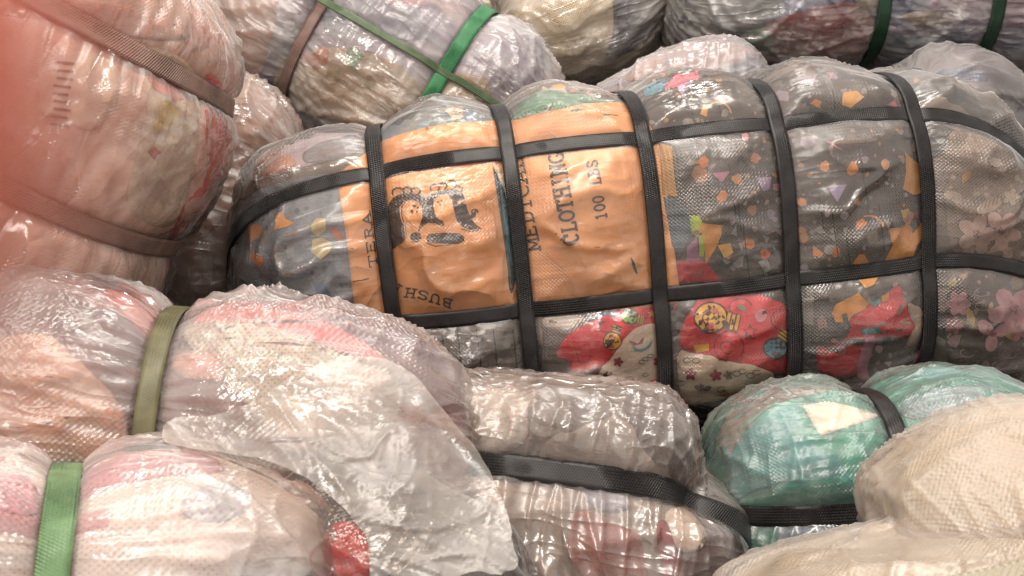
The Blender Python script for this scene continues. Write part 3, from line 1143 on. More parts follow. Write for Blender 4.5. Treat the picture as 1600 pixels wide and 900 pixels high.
# lower row
g1 = pa([(628, 540), (632, 525), (720, 505), (822, 500), (832, 590), (720, 600), (640, 590)], '#6e6a68', hx2='#4b4848', ns=30)
A.decals([(q, '#353231') for x in (665, 690, 715, 745, 770, 800) for q in stroke([(x, 515), (x + 4, 550), (x + 8, 590)], 2.0)], 'fold_shade_line', g1)  # dark strokes paint the shade of folds into the cloth
c4 = crop(830, 420, 3.404)
pa([(845, 495), (900, 488), (1030, 472), (1040, 620), (850, 620)], '#6b6260', hx2='#4d4745')
pa([(915, 500), (960, 482), (965, 496), (935, 508)], '#5d7d94', off=0.0018)
pa([(845, 495), (905, 488), (918, 500), (890, 515), (850, 515)], '#bdb0a8', off=0.0016, hx2='#7f9aa0')
gr = pa(c4((120, 470), (190, 350), (300, 290), (440, 235), (540, 195), (665, 185), (680, 300), (560, 320), (490, 420), (350, 545), (200, 560), (215, 490)), '#cc3139', off=0.0020, hx2='#a8262e')
gw = pa(c4((345, 550), (430, 470), (520, 330), (610, 290), (690, 295), (705, 680), (345, 680)), '#cdc2b6', off=0.0028)
gr2 = pa(c4((755, 175), (900, 150), (1150, 120), (1320, 160), (1440, 260), (1450, 600), (1200, 520), (780, 430), (800, 340), (770, 260)), '#cf333b', off=0.0020, hx2='#ae2830')
pa(c4((760, 175), (900, 145), (830, 250), (790, 330), (770, 340)), '#55504e', off=0.0026)
pa(c4((1180, 125), (1400, 95), (1420, 240), (1330, 180)), '#5c5755', off=0.0026)
gw2 = pa(c4((775, 420), (860, 450), (960, 455), (1000, 490), (1160, 500), (1310, 555), (1200, 640), (1000, 700), (790, 725)), '#cabfb0', off=0.0030)


def bulb(cx, cy, r, hx, rot=0, base='#d0a646', face=True):
    o = [(ell(cx, cy, r * 1.12, r * 1.02, 18), '#4a2a1c'), (ell(cx, cy, r, r * 0.9, 18), hx)]
    c, s_ = math.cos(math.radians(rot)), math.sin(math.radians(rot))
    for k in range(3):
        x = r * (1.12 + 0.3 * k)
        pts = [(cx + x * c + t * r * 0.5 * s_, cy + x * s_ - t * r * 0.5 * c) for t in (-1, 1)]
        o += [(q, '#4a2a1c') for q in stroke(pts, r * 0.34)] + [(q, base) for q in stroke(pts, r * 0.2)]
    if face:
        o += [(q, '#6b3a1c') for q in stroke([(cx + r * .55 * math.cos(a), cy + r * .5 * math.sin(a)) for a in np.linspace(1.9, 4.7, 8)], r * 0.08)]
        o += [(ell(cx + r * .25, cy - r * .42, r * .2, None, 8), '#c9504a'), (ell(cx - r * .05, cy + r * .55, r * .2, None, 8), '#c9504a'), (ell(cx + r * .3, cy + r * .12, r * .1, None, 7), '#3a2a24')]
    return o


S4 = 3.404
de = bulb(*c4((430, 382))[0], 13, '#d6a93e', -70, face=True) + bulb(*c4((520, 255))[0], 12, '#7fae5a', 15, face=False)
st = lambda cx, cy, r, hx: ([(cx + (r if i % 2 == 0 else r * .45) * math.sin(i * math.pi / 5), cy - (r if i % 2 == 0 else r * .45) * math.cos(i * math.pi / 5)) for i in range(10)], hx)
de += [st(*c4((632, 238))[0], 7, '#d6a146')]
de += [(q, '#6e1f26') for q in stroke(c4(*arc(400, 310, 40, 30, 0, 260, 10)), 1.3)]
de += [(q, '#6e1f26') for q in stroke(c4((240, 440), (250, 490), (300, 500), (320, 460)), 1.3)]
A.decals(de, 'printed_motif', gr, off=0.0030)
de = bulb(*c4((955, 258))[0], 24, '#d9ae3c', 12) + bulb(*c4((1290, 418))[0], 17, '#4f8ba3', -55, face=False)
for k in range(4):
    de += [(q, '#4a2a1c' if j else '#d6b04a') for j in (0,) for q in stroke(c4((865 + k * 5, 408 + k * 10), (945, 400 + k * 10)), 3)]
de += [(q, '#741f27') for q in stroke(c4(*arc(1050, 410, 75, 80, 100, 400, 16)), 1.6)]
de += [(q, '#741f27') for q in stroke(c4(*arc(1040, 415, 32, 32, 60, 330, 12)), 1.4)]
de += [(q, '#741f27') for q in stroke(c4(*arc(1330, 270, 60, 55, 30, 320, 14)), 1.4)]
de += [(q, '#741f27') for q in stroke(c4(*arc(1370, 290, 30, 45, 0, 360, 12)), 1.3)]
de += [(q, '#5c1a20') for q in stroke(c4(*[(1160 + (38 if i % 2 == 0 else 17) * math.sin(i * math.pi / 5), 335 - (38 if i % 2 == 0 else 17) * math.cos(i * math.pi / 5)) for i in range(11)]), 1.2)]
de += [(q, '#741f27') for q in stroke(c4(*arc(1110, 205, 60, 45, 120, 350, 12)), 1.5)]
de += [(ell(*c4((1115, 208))[0], 8, 4, 10, 25), '#7f8f72'), (ell(*c4((1218, 250))[0], 9, 11, 10, 20), '#cf8f9c'), (ell(*c4((1235, 235))[0], 4, 4, 8), '#3c2424')]
A.decals(de, 'printed_motif', gr2, off=0.0030)
de = []
for (x, y, r, hx) in [(460, 490, 26, '#8e3b42'), (665, 490, 28, '#9a3d45'), (395, 560, 16, '#7d5a4c'), (640, 600, 20, '#a34a4e')]:
    de += flower(*c4((x, y))[0], r / S4, hx, '#5a3a34')
de += [(c4((525, 395), (560, 425), (600, 420), (635, 375), (625, 415), (580, 440), (540, 430)), '#6d9bab'), (c4((510, 375), (560, 395), (590, 360), (585, 395), (540, 405)), '#a33c40')]
for (x, y) in [(600, 475), (625, 460), (580, 490), (520, 580), (500, 610), (600, 560)]:
    de += [(q, '#6a5d54') for q in stroke(c4(*arc(x, y, 16, 9, 20, 330, 8)), 1.1)]
A.decals(de, 'printed_motif', gw, off=0.0038)
de = []
for (x, y, r, hx) in [(850, 555, 30, '#8c3a42'), (980, 560, 32, '#99404a'), (1045, 558, 24, '#75685c'), (905, 620, 18, '#6a5f58')]:
    de += flower(*c4((x, y))[0], r / S4, hx, '#4a3430', rot=x)
de += [leaf(*c4((890, 625))[0], 14, 9, 20, '#6c6159'), leaf(*c4((935, 625))[0], 14, 9, 160, '#6c6159')]
for (x, y) in [(830, 480), (880, 485), (1090, 550), (1120, 540), (1160, 560), (1190, 545), (800, 600), (1010, 630)]:
    de += [(q, '#6e6258') for q in stroke(c4(*arc(x, y, 20, 13, 10, 320, 9)), 1.2)]
de += [(c4((985, 660), (1040, 645), (1095, 648), (1040, 672)), '#a6795c')]
A.decals(de, 'printed_motif', gw2, off=0.0040)
c9 = crop(1200, 430, 4.0)
pa(c9((270, 60), (560, 30), (1020, 5), (1020, 690), (860, 780), (720, 760), (300, 620)), '#595452', hx2='#3f3b3a', ns=26, speck=('#7f7876', '#47423f', '#a3716e', '#8d8a90'))
gr3 = pa(c9((300, 470), (470, 420), (520, 330), (500, 270), (640, 190), (780, 80), (830, 60), (870, 240), (920, 330), (900, 380), (680, 380), (640, 470), (600, 640), (300, 620)), '#c8343d', off=0.0020, hx2='#a02a33')
pa(c9((300, 470), (400, 480), (580, 520), (560, 640), (310, 625)), '#c9484f', off=0.0026)
pa(c9((600, 400), (670, 370), (650, 460), (610, 560), (630, 650), (720, 700), (640, 690), (560, 640), (545, 580), (575, 480)), '#b18096', off=0.0030)
pa(c9((975, 270), (1030, 150), (1030, 500), (1000, 660), (920, 690), (880, 640), (890, 540), (960, 420)), '#a3708a', off=0.0030)
pa(c9((870, 160), (970, 220), (980, 330), (920, 420), (860, 450), (880, 370), (920, 320), (880, 260)), '#c0b5a8', off=0.0026)
A.decals([(c9((395, 235), (420, 180), (560, 110), (620, 180), (600, 210), (520, 250), (500, 290), (490, 235), (455, 240), (465, 290), (420, 290)), '#cf9433'),
          (c9((560, 35), (680, 20), (660, 60), (600, 85)), '#cf9a45'),
          (c9((570, 325), (690, 310), (695, 355), (600, 380)), '#3e7f90'), (ell(*c9((630, 345))[0], 11, 6, 12), '#7fb3bd'),
          (c9((640, 180), (690, 140), (700, 165), (660, 200)), '#3e7f90'), (c9((700, 130), (745, 105), (745, 160), (705, 170)), '#c99a48'),
          (c9((810, 285), (870, 290), (880, 305), (830, 305)), '#7f9c5a'), (c9((790, 240), (825, 175), (840, 190), (810, 250)), '#8e8078'),
          (c9((860, 560), (880, 590), (845, 610), (820, 600), (835, 560)), '#b0a09a'), (c9((715, 540), (765, 535), (750, 570)), '#b09a9c'),
          (ell(*c9((685, 450))[0], 6, 7, 10), '#b797a0'), (ell(*c9((405, 400))[0], 4, 4, 8), '#b0616a'), (ell(*c9((455, 460))[0], 6, 6, 8), '#b08088')], 'printed_motif', gr3, off=0.0038)
g = pa(c9((1110, 20), (1300, -20), (1700, -30), (1700, 640), (1500, 680), (1110, 690)), '#5d5450', hx2='#443c39', ns=16, am=0.9, speck=('#8d7478', '#726862', '#8f8870', '#3a3331', '#a3898e'))
fl = flower(*c9((1190, 175))[0], 19, '#b88f9c', '#a77786', 6) + flower(*c9((1520, 220))[0], 36, '#b78f99', '#8c4a58', 5, 20) + flower(*c9((1400, 360))[0], 27, '#bd959e', '#a06a76', 3, 100)
fl += flower(*c9((1560, 330))[0], 20, '#b48a92', rot=40) + flower(*c9((1160, 310))[0], 14, '#8f6c72') + flower(*c9((1340, 600))[0], 18, '#8d7f74')
fl += [leaf(*c9((1265, 260))[0], 34, 15, 75, '#b5a268'), leaf(*c9((1385, 210))[0], 22, 9, 100, '#a89a7c'), leaf(*c9((1510, 370))[0], 26, 16, 40, '#b0a070'), leaf(*c9((1150, 50))[0], 20, 16, 120, '#a39a6c')]
for (x, y) in [(1300, 150), (1330, 110), (1240, 480), (1500, 490), (1440, 560), (1340, 190)]:
    fl += [(q, '#9c9088') for q in stroke(c9(*arc(x, y, 45, 25, 20, 250, 10)), 1.2)]
A.decals(fl, 'printed_motif', g)

# orange paper panel with its stamp
ORANGE = mat_paper('orange_paper', '#e2ad78')
pp = A.patch([(527, 270), (560, 250), (590, 224), (640, 206), (700, 194), (775, 189), (800, 191), (850, 176), (920, 163), (986, 160), (1012, 190), (1031, 222),
              (1046, 330), (1062, 448), (1064, 476), (950, 486), (830, 494), (740, 505), (640, 520), (559, 524), (545, 400)], ORANGE, 'paper_panel', 0.0022, 8, 1, rough=0.5)
z2 = crop(530, 230, 3.213)
z3 = crop(800, 210, 3.333)
letters = []
letters += lettering('CLOTHING', z3((350, 562))[0], z3((262, 90))[0], 78 / 3.333, 0.17)
letters += lettering('100 LBS', z3((492, 440))[0], z3((440, 132))[0], 56 / 3.333, 0.17)
letters += lettering('MEDICAL', z3((150, 600))[0], z3((55, 110))[0], 62 / 3.333, 0.17)
letters += lettering('BUSH', z2((575, 762))[0], z2((335, 705))[0], 44 / 3.213, 0.19, -3) + lettering('I', z2((335, 705))[0], z2((285, 672))[0], 44 / 3.213, 0.15)
letters += lettering('TERA', z2((190, 600))[0], z2((150, 320))[0], 40 / 3.213, 0.17)
emblem = z2((270, 515), (262, 420), (250, 330), (255, 285), (275, 255), (300, 240), (345, 232), (400, 238), (438, 258), (455, 243), (490, 228), (530, 218), (575, 213), (612, 226),
            (630, 255), (640, 310), (655, 345), (688, 312), (682, 350), (655, 362), (690, 395), (714, 412), (660, 416), (620, 402), (590, 370), (576, 320), (566, 272), (545, 243),
            (510, 243), (480, 262), (474, 300), (488, 350), (522, 372), (528, 402), (490, 382), (450, 377), (425, 392), (400, 426), (405, 400), (420, 350), (415, 300), (400, 277),
            (365, 264), (330, 272), (308, 302), (312, 350), (328, 400), (332, 450), (315, 482))
ink = [emblem]
marks = [[ell(*z2((387, 453))[0], 9, 8, 16)]]
marks.append([z2((440, 460), (455, 435), (520, 430), (600, 432), (628, 450), (628, 470), (600, 484), (560, 485), (480, 478), (445, 475))])
for (cx, cy, r, a0, a1) in [(300, 228, 28, 150, 380), (345, 220, 22, 180, 430), (388, 222, 20, 160, 420), (480, 208, 22, 150, 400), (520, 198, 20, 170, 420), (565, 190, 24, 180, 440), (600, 215, 18, 220, 460), (678, 325, 15, 120, 380)]:
    ink += stroke(z2(*arc(cx, cy, r, r * 0.8, a0, a1, 10)), 2.4)
for (cx, cy, r) in [(368, 325, 5), (380, 300, 6), (398, 310, 4), (392, 328, 3), (500, 280, 5), (515, 272, 4), (510, 296, 3)]:
    ink.append(ell(*z2((cx, cy))[0], r / 2.2, r / 2.6, 8))
ink += stroke(z2((318, 480), (340, 452), (336, 400), (322, 350), (318, 305), (335, 280)), 1.0)
ink += stroke(z2((440, 480), (480, 495), (530, 490), (560, 488)), 1.2)
ink += stroke(z2((640, 330), (700, 420), (660, 425), (610, 410)), 1.0)
marks.append(ink)
for let in letters:
    A.decals([(p, '#3a302b') for p in let], 'stamped_letter', pp, INK, off=0.0028, step=5, split=False)
for mk in marks:
    A.decals([(p, '#3a302b') for p in mk], 'stamped_emblem', pp, INK, off=0.0028, step=5, split=False)
A.decals([(p, '#5a3a22') for p in stroke(z2((70, 672), (110, 668), (145, 660)), 1.5)], 'paper_crease', pp, INK, off=0.0028)
# the torn slit: cloth showing between curled white paper edges
A.patch(z2((768, 85), (795, 120), (828, 230), (850, 330), (868, 520), (885, 600), (880, 660), (862, 740), (846, 700), (842, 600), (812, 400), (785, 220)), cloth('#274a57', '#16262c', 40, 1.0), 'torn_slit_cloth', 0.0031, 4, 1, rough=0.3, parent=pp)
WHITE = mat_paper('torn_paper_edge', '#d9d0c4')
A.patch(z2((762, 78), (800, 105), (830, 190), (855, 270), (848, 300), (822, 215), (792, 150)), WHITE, 'torn_paper_edge', 0.0040, 4, 1, rough=0.6, parent=pp)
A.patch(z2((848, 320), (880, 350), (880, 390), (868, 420), (886, 560), (874, 520), (858, 420), (852, 380)), WHITE, 'torn_paper_edge', 0.0040, 4, 1, rough=0.6, parent=pp)
A.patch(z2((800, 180), (822, 240), (842, 360), (858, 500), (868, 600), (858, 590), (838, 470), (815, 330)), cloth('#3f7f96', '#2a5a6e', 40, 0.8), 'torn_slit_cloth', 0.0036, 4, 1, rough=0.3, parent=pp)
A.patch(z3((612, 632), (628, 655), (640, 690), (650, 728), (636, 715), (622, 680)), cloth('#15110f'), 'paper_hole', 0.0031, 4, 1, rough=0.2, parent=pp)

# ------------------------------------------------------------------ neighbours
# left, hazy behind the fingertip
B = Bale(-18, 232, 1.42, 0.62, 0.54, 0.46, roll=63, m=3.4, n=2.6, rings=[(0.195, 0.020, 0.03, 0.024), (-0.012, 0.020, 0.03, 0.024)], lump=0.010, seed=8)
eB = make_bale('barrel shaped bale at the far left with a white paper label and red rim', B, ['#cfaea2', '#d6b8ac', '#c4a295', '#dac2b6', '#cca5a0'], FILM, BROWN, 0.007, 0.020)
pl = B.patch([(62, 70), (120, 78), (188, 100), (184, 160), (168, 180), (150, 205), (115, 198), (108, 182), (58, 182)], mat_paper('white_label_paper', '#d2c2b8'), 'paper_label', 0.0022, 8, 1, rough=0.8)
bl = []
for i in range(9):
    y = 98 + i * 12
    rr = random.Random(i)
    bl += stroke([(88 + rr.uniform(-3, 3) - i * 0.8, y), (112 + rr.uniform(-2, 4) - i * 0.8, y + 3)], 4.2)
B.decals([(p, '#6b5650') for p in bl], 'label_print', pl, INK, off=0.0030)
pa([(205, 70), (270, 80), (310, 115), (326, 190), (312, 280), (262, 368), (190, 325), (215, 230), (235, 150)], '#c3b3a2', bale=B, hx2='#ad9c90')
B.decals([(blob(255, 130, 18, 2), '#c4705e'), (blob(275, 145, 14, 3), '#c8806a'), (blob(240, 120, 10, 4), '#c4705e'), (blob(240, 237, 9, 5, 4), '#b04a40'), (blob(258, 180, 20, 6), '#c9b476'),
          (blob(245, 195, 10, 7), '#c2ab5e'), (blob(270, 215, 12, 8), '#cbb89a'), (blob(240, 290, 18, 10), '#b09a8c'), (blob(262, 310, 12, 12), '#b7a090')], 'printed_motif', B.body)
pa([(318, 110), (345, 125), (372, 200), (372, 300), (350, 360), (300, 440), (250, 390), (285, 330), (306, 260), (318, 190)], '#c4443c', bale=B, hx2='#a63a34', off=0.0022)
pa([(316, 150), (330, 180), (322, 260), (300, 330), (268, 385), (284, 330), (304, 260), (312, 190)], '#cfa79c', bale=B, off=0.0030)
pa([(-40, 20), (100, -5), (240, 20), (310, 60), (240, 65), (60, 30)], '#b58d80', bale=B)

# behind, with green straps
DE = Bale(588, 92, 2.10, 0.71, 0.40, 0.42, roll=-30, m=3.2, n=2.5, rings=[(-0.09, 0.03, 0.04, 0.018), (0.155, 0.025, 0.035, 0.026)], lump=0.014, seed=14, longs=[(0.08, 0.012, 0.03, 0.013)])
eD = make_bale('lavender and cream bale with bright green straps behind the orange panel bale', DE, ['#a09bb0', '#9298ac', '#b9b2bc', '#8a86a0', '#b59aa6', '#c4c0c8'], FILM_SOFT, None, 0.008, 0.014)
DE.rings_backup = DE.rings
DE.rings = DE.rings_backup[:1]
DE.straps(eD, BROWN, 'rings', lift=0.008)
DE.rings = DE.rings_backup[1:]
DE.straps(eD, GREEN, 'rings', lift=0.010)
DE.straps(eD, mat_strap('dull_green_strap_webbing', '#48583c'), 'longs', lift=0.014)
DE.rings = DE.rings_backup
pa([(425, 120), (455, 85), (520, 72), (590, 85), (640, 110), (665, 150), (650, 200), (560, 200), (430, 165)], '#b8a894', bale=DE, hx2='#a2937c')
DE.decals([(blob(500, 92, 16, 4), '#b0704f'), (blob(475, 85, 10, 5), '#a8604a'), (blob(553, 88, 14, 6), '#6f9a74'), (blob(520, 120, 14, 7), '#a89878'), (blob(580, 130, 12, 8), '#a5946e')], 'printed_motif', DE.body)
pa([(330, -40), (440, -40), (420, 90), (370, 180), (330, 140)], '#a48479', bale=DE, hx2='#bca092')
pa([(660, 130), (720, 112), (765, 125), (770, 160), (700, 170), (650, 165)], '#b5a488', bale=DE, hx2='#a3805e')

Q = Bale(315, 330, 1.86, 0.30, 0.46, 0.30, roll=-8, m=2.8, n=2.4, lump=0.016, seed=17)
e = make_bale('dusty pink wrapped bundle wedged between the barrel shaped bale and the black strapped bale', Q, ['#a88a82', '#9c7f78', '#b59a90'], FILM_SOFT, None, 0.012, 0.01, nu=110, nf=200)

# cream sack far behind
F2 = Bale(830, -10, 2.78, 0.50, 0.45, 0.36, roll=3, m=3.5, n=3.0, lump=0.012, seed=21)
e = make_bale('pale cream plastic sack at the top, farthest back in the pile', F2, mat_sack('cream_plastic_sack', '#d9cea8', '#cabf9c'), FILM_SOFT, None, 0.006, 0, name='plastic_sack', cat='sack', nu=110, nf=180, body='sack')
FB = Bale(905, 2, 2.45, 0.365, 0.345, 0.32, roll=20, m=3.0, n=2.5, lump=0.014, seed=24)
e = make_bale('small cream and slate bundle between the cream sack and the navy bale', FB, mat_sack('pale_cream_cloth', '#e6dfc8', '#dad2b8'), FILM_SOFT, None, 0.006, 0.01, nu=120, nf=220)
pa([(955, -20), (1030, -30), (1035, 40), (990, 80), (940, 100), (960, 50)], '#5c6170', bale=FB, hx2='#7a7c88')

# navy bale, top right
G = Bale(1383, -27, 2.35, 0.925, 0.39, 0.42, roll=1, m=4.2, n=2.7, rings=[(-0.066, 0.018, 0.03, 0.026), (0.160, 0.018, 0.03, 0.026)], lump=0.014, seed=31)
e = make_bale('wide navy bale with dark green straps at the top right corner', G, ['#46527e', '#56628e', '#3c4670', '#7a5a78', '#4a6c88', '#8480a0'], FILM_SOFT, DKGREEN, 0.008, 0.012)
pa([(1150, 70), (1210, 30), (1280, 10), (1330, 0), (1372, 30), (1376, 115), (1200, 120)], '#8c4348', bale=G, hx2='#6c3438')
pa([(1150, 95), (1155, 55), (1195, 40), (1215, 70), (1190, 110)], '#5f8a74', bale=G, off=0.002)
pa([(1045, -40), (1240, -40), (1210, 40), (1100, 80), (1050, 70)], '#5b6670', bale=G, hx2='#46566a')
pa([(1402, 25), (1440, 15), (1485, 22), (1478, 45), (1430, 42)], '#aea69c', bale=G, off=0.002)
pa([(1330, -30), (1376, -30), (1376, 20), (1340, 20)], '#9a9389', bale=G, off=0.002)
# lavender bundle between navy bale and the strapped bale
O = Bale(1062, 158, 2.02, 0.31, 0.178, 0.22, roll=14, m=2.8, n=2.4, lump=0.014, seed=35)
e = make_bale('low lavender and pink bundle squeezed between navy bale and black strapped bale', O, ['#8f8aa0', '#7c7890', '#ac9ca8', '#8a7080', '#6f7a90'], FILM_SOFT, None, 0.008, 0.01, nu=110, nf=200)
pa([(965, 120), (975, 85), (1010, 65), (1040, 70), (1030, 110), (990, 130)], '#b08a84', bale=O)
# right: grey bundle
H = Bale(1494, 185, 1.98, 0.26, 0.238, 0.24, roll=-15, yaw=35, m=2.6, n=2.3, lump=0.010, seed=38)
e = make_bale('rounded grey and blue bundle behind the right end of the black strapped bale', H, ['#747079', '#66636e', '#837d80', '#6e6a70'], FILM, None, 0.006, 0.01, nu=120, nf=220)
pa([(1425, 140), (1445, 128), (1490, 132), (1512, 150), (1510, 172), (1470, 178), (1440, 168)], '#c4b7a2', bale=H, off=0.002)
pa([(1455, 112), (1500, 105), (1540, 115), (1545, 130), (1490, 122)], '#5f6a8a', bale=H, off=0.0016)
H.decals([(blob(1471, 154, 4, 1), '#7d6a30'), (blob(1465, 167, 6, 2), '#b08a3c'), (blob(1503, 165, 8, 3), '#6fa08a'), (blob(1503, 176, 5, 4), '#b0705c')], 'printed_motif', H.body)

# lower left, olive strap
I = Bale(293, 677, 1.27, 0.660, 0.328, 0.36, roll=-6, yaw=8, m=3.2, n=2.5, rings=[(-0.022, 0.034, 0.040, 0.022)], lump=0.012, seed=44)
e = make_bale('bale with an olive strap and pink top in the lower left', I, ['#7e5f64', '#6c5257', '#98757c', '#8a7a88', '#b08a90'], FILM_KNIT, OLIVE, 0.009, 0.028, lift=0.010)
pa([(150, 452), (210, 455), (256, 488), (240, 540), (200, 500)], '#b4605f', bale=I)
pa([(-40, 540), (70, 515), (120, 560), (200, 640), (200, 720), (-40, 720)], '#c7a493', bale=I, hx2='#bd8a7c')
pa([(262, 490), (300, 462), (420, 462), (530, 512), (620, 570), (560, 560), (400, 500), (280, 510)], '#cf7f88', bale=I, hx2='#c99aa0')
pa([(270, 515), (330, 495), (420, 505), (560, 565), (640, 600), (600, 700), (420, 680), (360, 600)], '#c2bbb4', bale=I, hx2='#a8a09a', ns=30, knit=150)
pa([(262, 560), (330, 545), (355, 580), (345, 600), (280, 590)], '#c39a98', bale=I, off=0.002)
# front left, bright green strap
J = Bale(155, 914, 1.00, 0.411, 0.25, 0.28, roll=-6, yaw=20, m=2.8, n=2.4, rings=[(-0.039, 0.030, 0.035, 0.027)], lump=0.010, seed=51)
e = make_bale('pink and white bale with a green strap nearest the camera at bottom left', J, ['#c9a0aa', '#ded4d2', '#c090a0', '#dcd4d4', '#b9b8c8', '#d9c4c8', '#c8ccd4'], FILM_KNIT, SAGE, 0.008, 0.026, lift=0.006, knit=140, sx=5, sy=12)
pa([(95, 720), (140, 700), (240, 694), (330, 712), (360, 740), (250, 745), (150, 770), (100, 800)], '#b97f90', bale=J, hx2='#cda6b0', knit=140)
pa([(-10, 745), (40, 742), (62, 770), (60, 810), (-10, 800)], '#b97f90', bale=J, hx2='#cda6b0', knit=140)
pa([(290, 770), (360, 750), (400, 790), (350, 820), (280, 810)], '#a9b0c0', bale=J, hx2='#c9c6cc', knit=140)
# dark and red clothes beneath the loose sheet
K = Bale(600, 915, 1.12, 0.26, 0.22, 0.26, roll=-25, m=3.0, n=2.4, lump=0.012, seed=55)
e = make_bale('black and red bundle half hidden under the loose milky sheet', K, ['#3b383a', '#474345', '#332f31'], FILM, None, 0.006, 0.01, nu=120, nf=220)
pa([(500, 830), (545, 810), (580, 850), (575, 930), (520, 930)], '#b43f3c', bale=K, off=0.002)
pa([(430, 745), (470, 750), (520, 790), (480, 800)], '#a88a80', bale=K, off=0.002)
# bottom centre, two lobes
def short_top(P):
    sm = lambda v: np.clip(v, 0, 1) ** 2 * (3 - 2 * np.clip(v, 0, 1))
    return -0.055 * sm((P[:, 1] - 0.04) / 0.07) * sm((P[:, 0] - 0.08) / 0.10)


Lb = Bale(878, 822, 1.34, 0.42, 0.36, 0.32, roll=-9, m=3.4, n=2.5, extra=short_top, longs=[(0.52, 0.036, 0.034, 0.028)], lump=0.013, seed=61, taper=0.06)
e = make_bale('grey and red bale with one black strap and crumpled film at bottom centre', Lb, ['#77706f', '#948c88', '#5f5858', '#a79f9a', '#6b5c60', '#85808a'], FILM_CRUMP, BLACK, 0.011, 0.028, dirs=(-55, -35, 60, 100), sx=8, sy=14, lift=0.011)
pa([(690, 605), (720, 610), (735, 690), (700, 690)], '#7f80a0', bale=Lb, off=0.002)
pa([(720, 605), (820, 600), (830, 690), (770, 712), (730, 690)], '#b4aeaa', bale=Lb, off=0.002)
pa([(900, 790), (960, 820), (1000, 830), (1020, 930), (920, 930), (880, 850)], '#8f5550', bale=Lb, off=0.002, hx2='#a38a84')
pa([(1030, 800), (1080, 790), (1110, 850), (1060, 870)], '#c4bab0', bale=Lb, off=0.002)
pa([(1022, 820), (1040, 810), (1060, 870), (1080, 930), (1040, 930)], '#8a3a3a', bale=Lb, off=0.0024)
pa([(900, 760), (960, 755), (990, 800), (930, 800)], '#8d8ea0', bale=Lb, off=0.002)
# green bale, lower right
M = Bale(1377, 768, 1.42, 0.45, 0.304, 0.32, roll=4, yaw=0, m=3.2, n=2.5, rings=[(-0.013, 0.030, 0.035, 0.022)], longs=[(0.04, 0.022, 0.03, 0.024)], lump=0.010, seed=71)
e = make_bale('sea green bale with a black strap and torn white paper at lower right', M, ['#4f9f94', '#43938a', '#5fafa6', '#559fa6'], FILM, BLACK, 0.006, 0.028)
pa([(1118, 690), (1140, 636), (1190, 600), (1260, 583), (1340, 598), (1290, 612), (1210, 630), (1165, 670), (1138, 720)], '#85837f', bale=M, hx2='#8a949e')
pa([(1400, 640), (1440, 610), (1530, 600), (1580, 620), (1500, 640), (1420, 660)], '#7ba3ae', bale=M, hx2='#9aa6b0')
pa([(1200, 840), (1260, 812), (1380, 790), (1390, 830), (1260, 860)], '#6f7aa0', bale=M, hx2='#5a8f80')
M.patch([(1256, 636), (1292, 630), (1330, 638), (1374, 652), (1282, 682), (1268, 660)], mat_paper('torn_white_paper', '#eae6e0'), 'paper_scrap', 0.003, 7, 0, rough=0.6)
# cream woven sack, front right
N = Bale(1586, 864, 1.08, 0.247, 0.282, 0.28, roll=24, m=2.8, n=2.4, lump=0.012, seed=81)
e = thing('woven_sack', 'cream woven sack with a folded flap in the lower right corner', 'sack', [N.C[0], N.C[1], max(0, N.C[2] - N.b)])
SACK = mat_sack('cream_woven_sack', '#bdb6a9', '#aba084')
N.build_body(e, SACK, 'sack', 200, 200)
N.build_film(e, mat_film('sack_outer_film', 0.2, 0.4, 0.5, 0.4, refl=0.4, facet=0.25), 0.010, 0.0, nu=240, nq=240)
N2 = Bale(1507, 980, 0.98, 0.410, 0.176, 0.24, roll=13, m=6.0, n=3.4, lump=0.006, lscale=7, seed=83, fold=0.009, longs=[(0.80, 0.003, 0.01, 0.016)])
N2.build_body(e, mat_sack('cream_sack_flap', '#bab4a8', '#a89f8a'), 'folded_flap', 200, 200)
N2.straps(e, mat_sack('sack_hem', '#a9a294', '#988d78'), 'longs', lift=0.009, name='stitched_hem')
N2.build_film(e, mat_film('flap_outer_film', 0.15, 0.36, 0.6, 0.5, refl=0.5, facet=0.25), 0.010, 0.0, nu=260, nq=220)


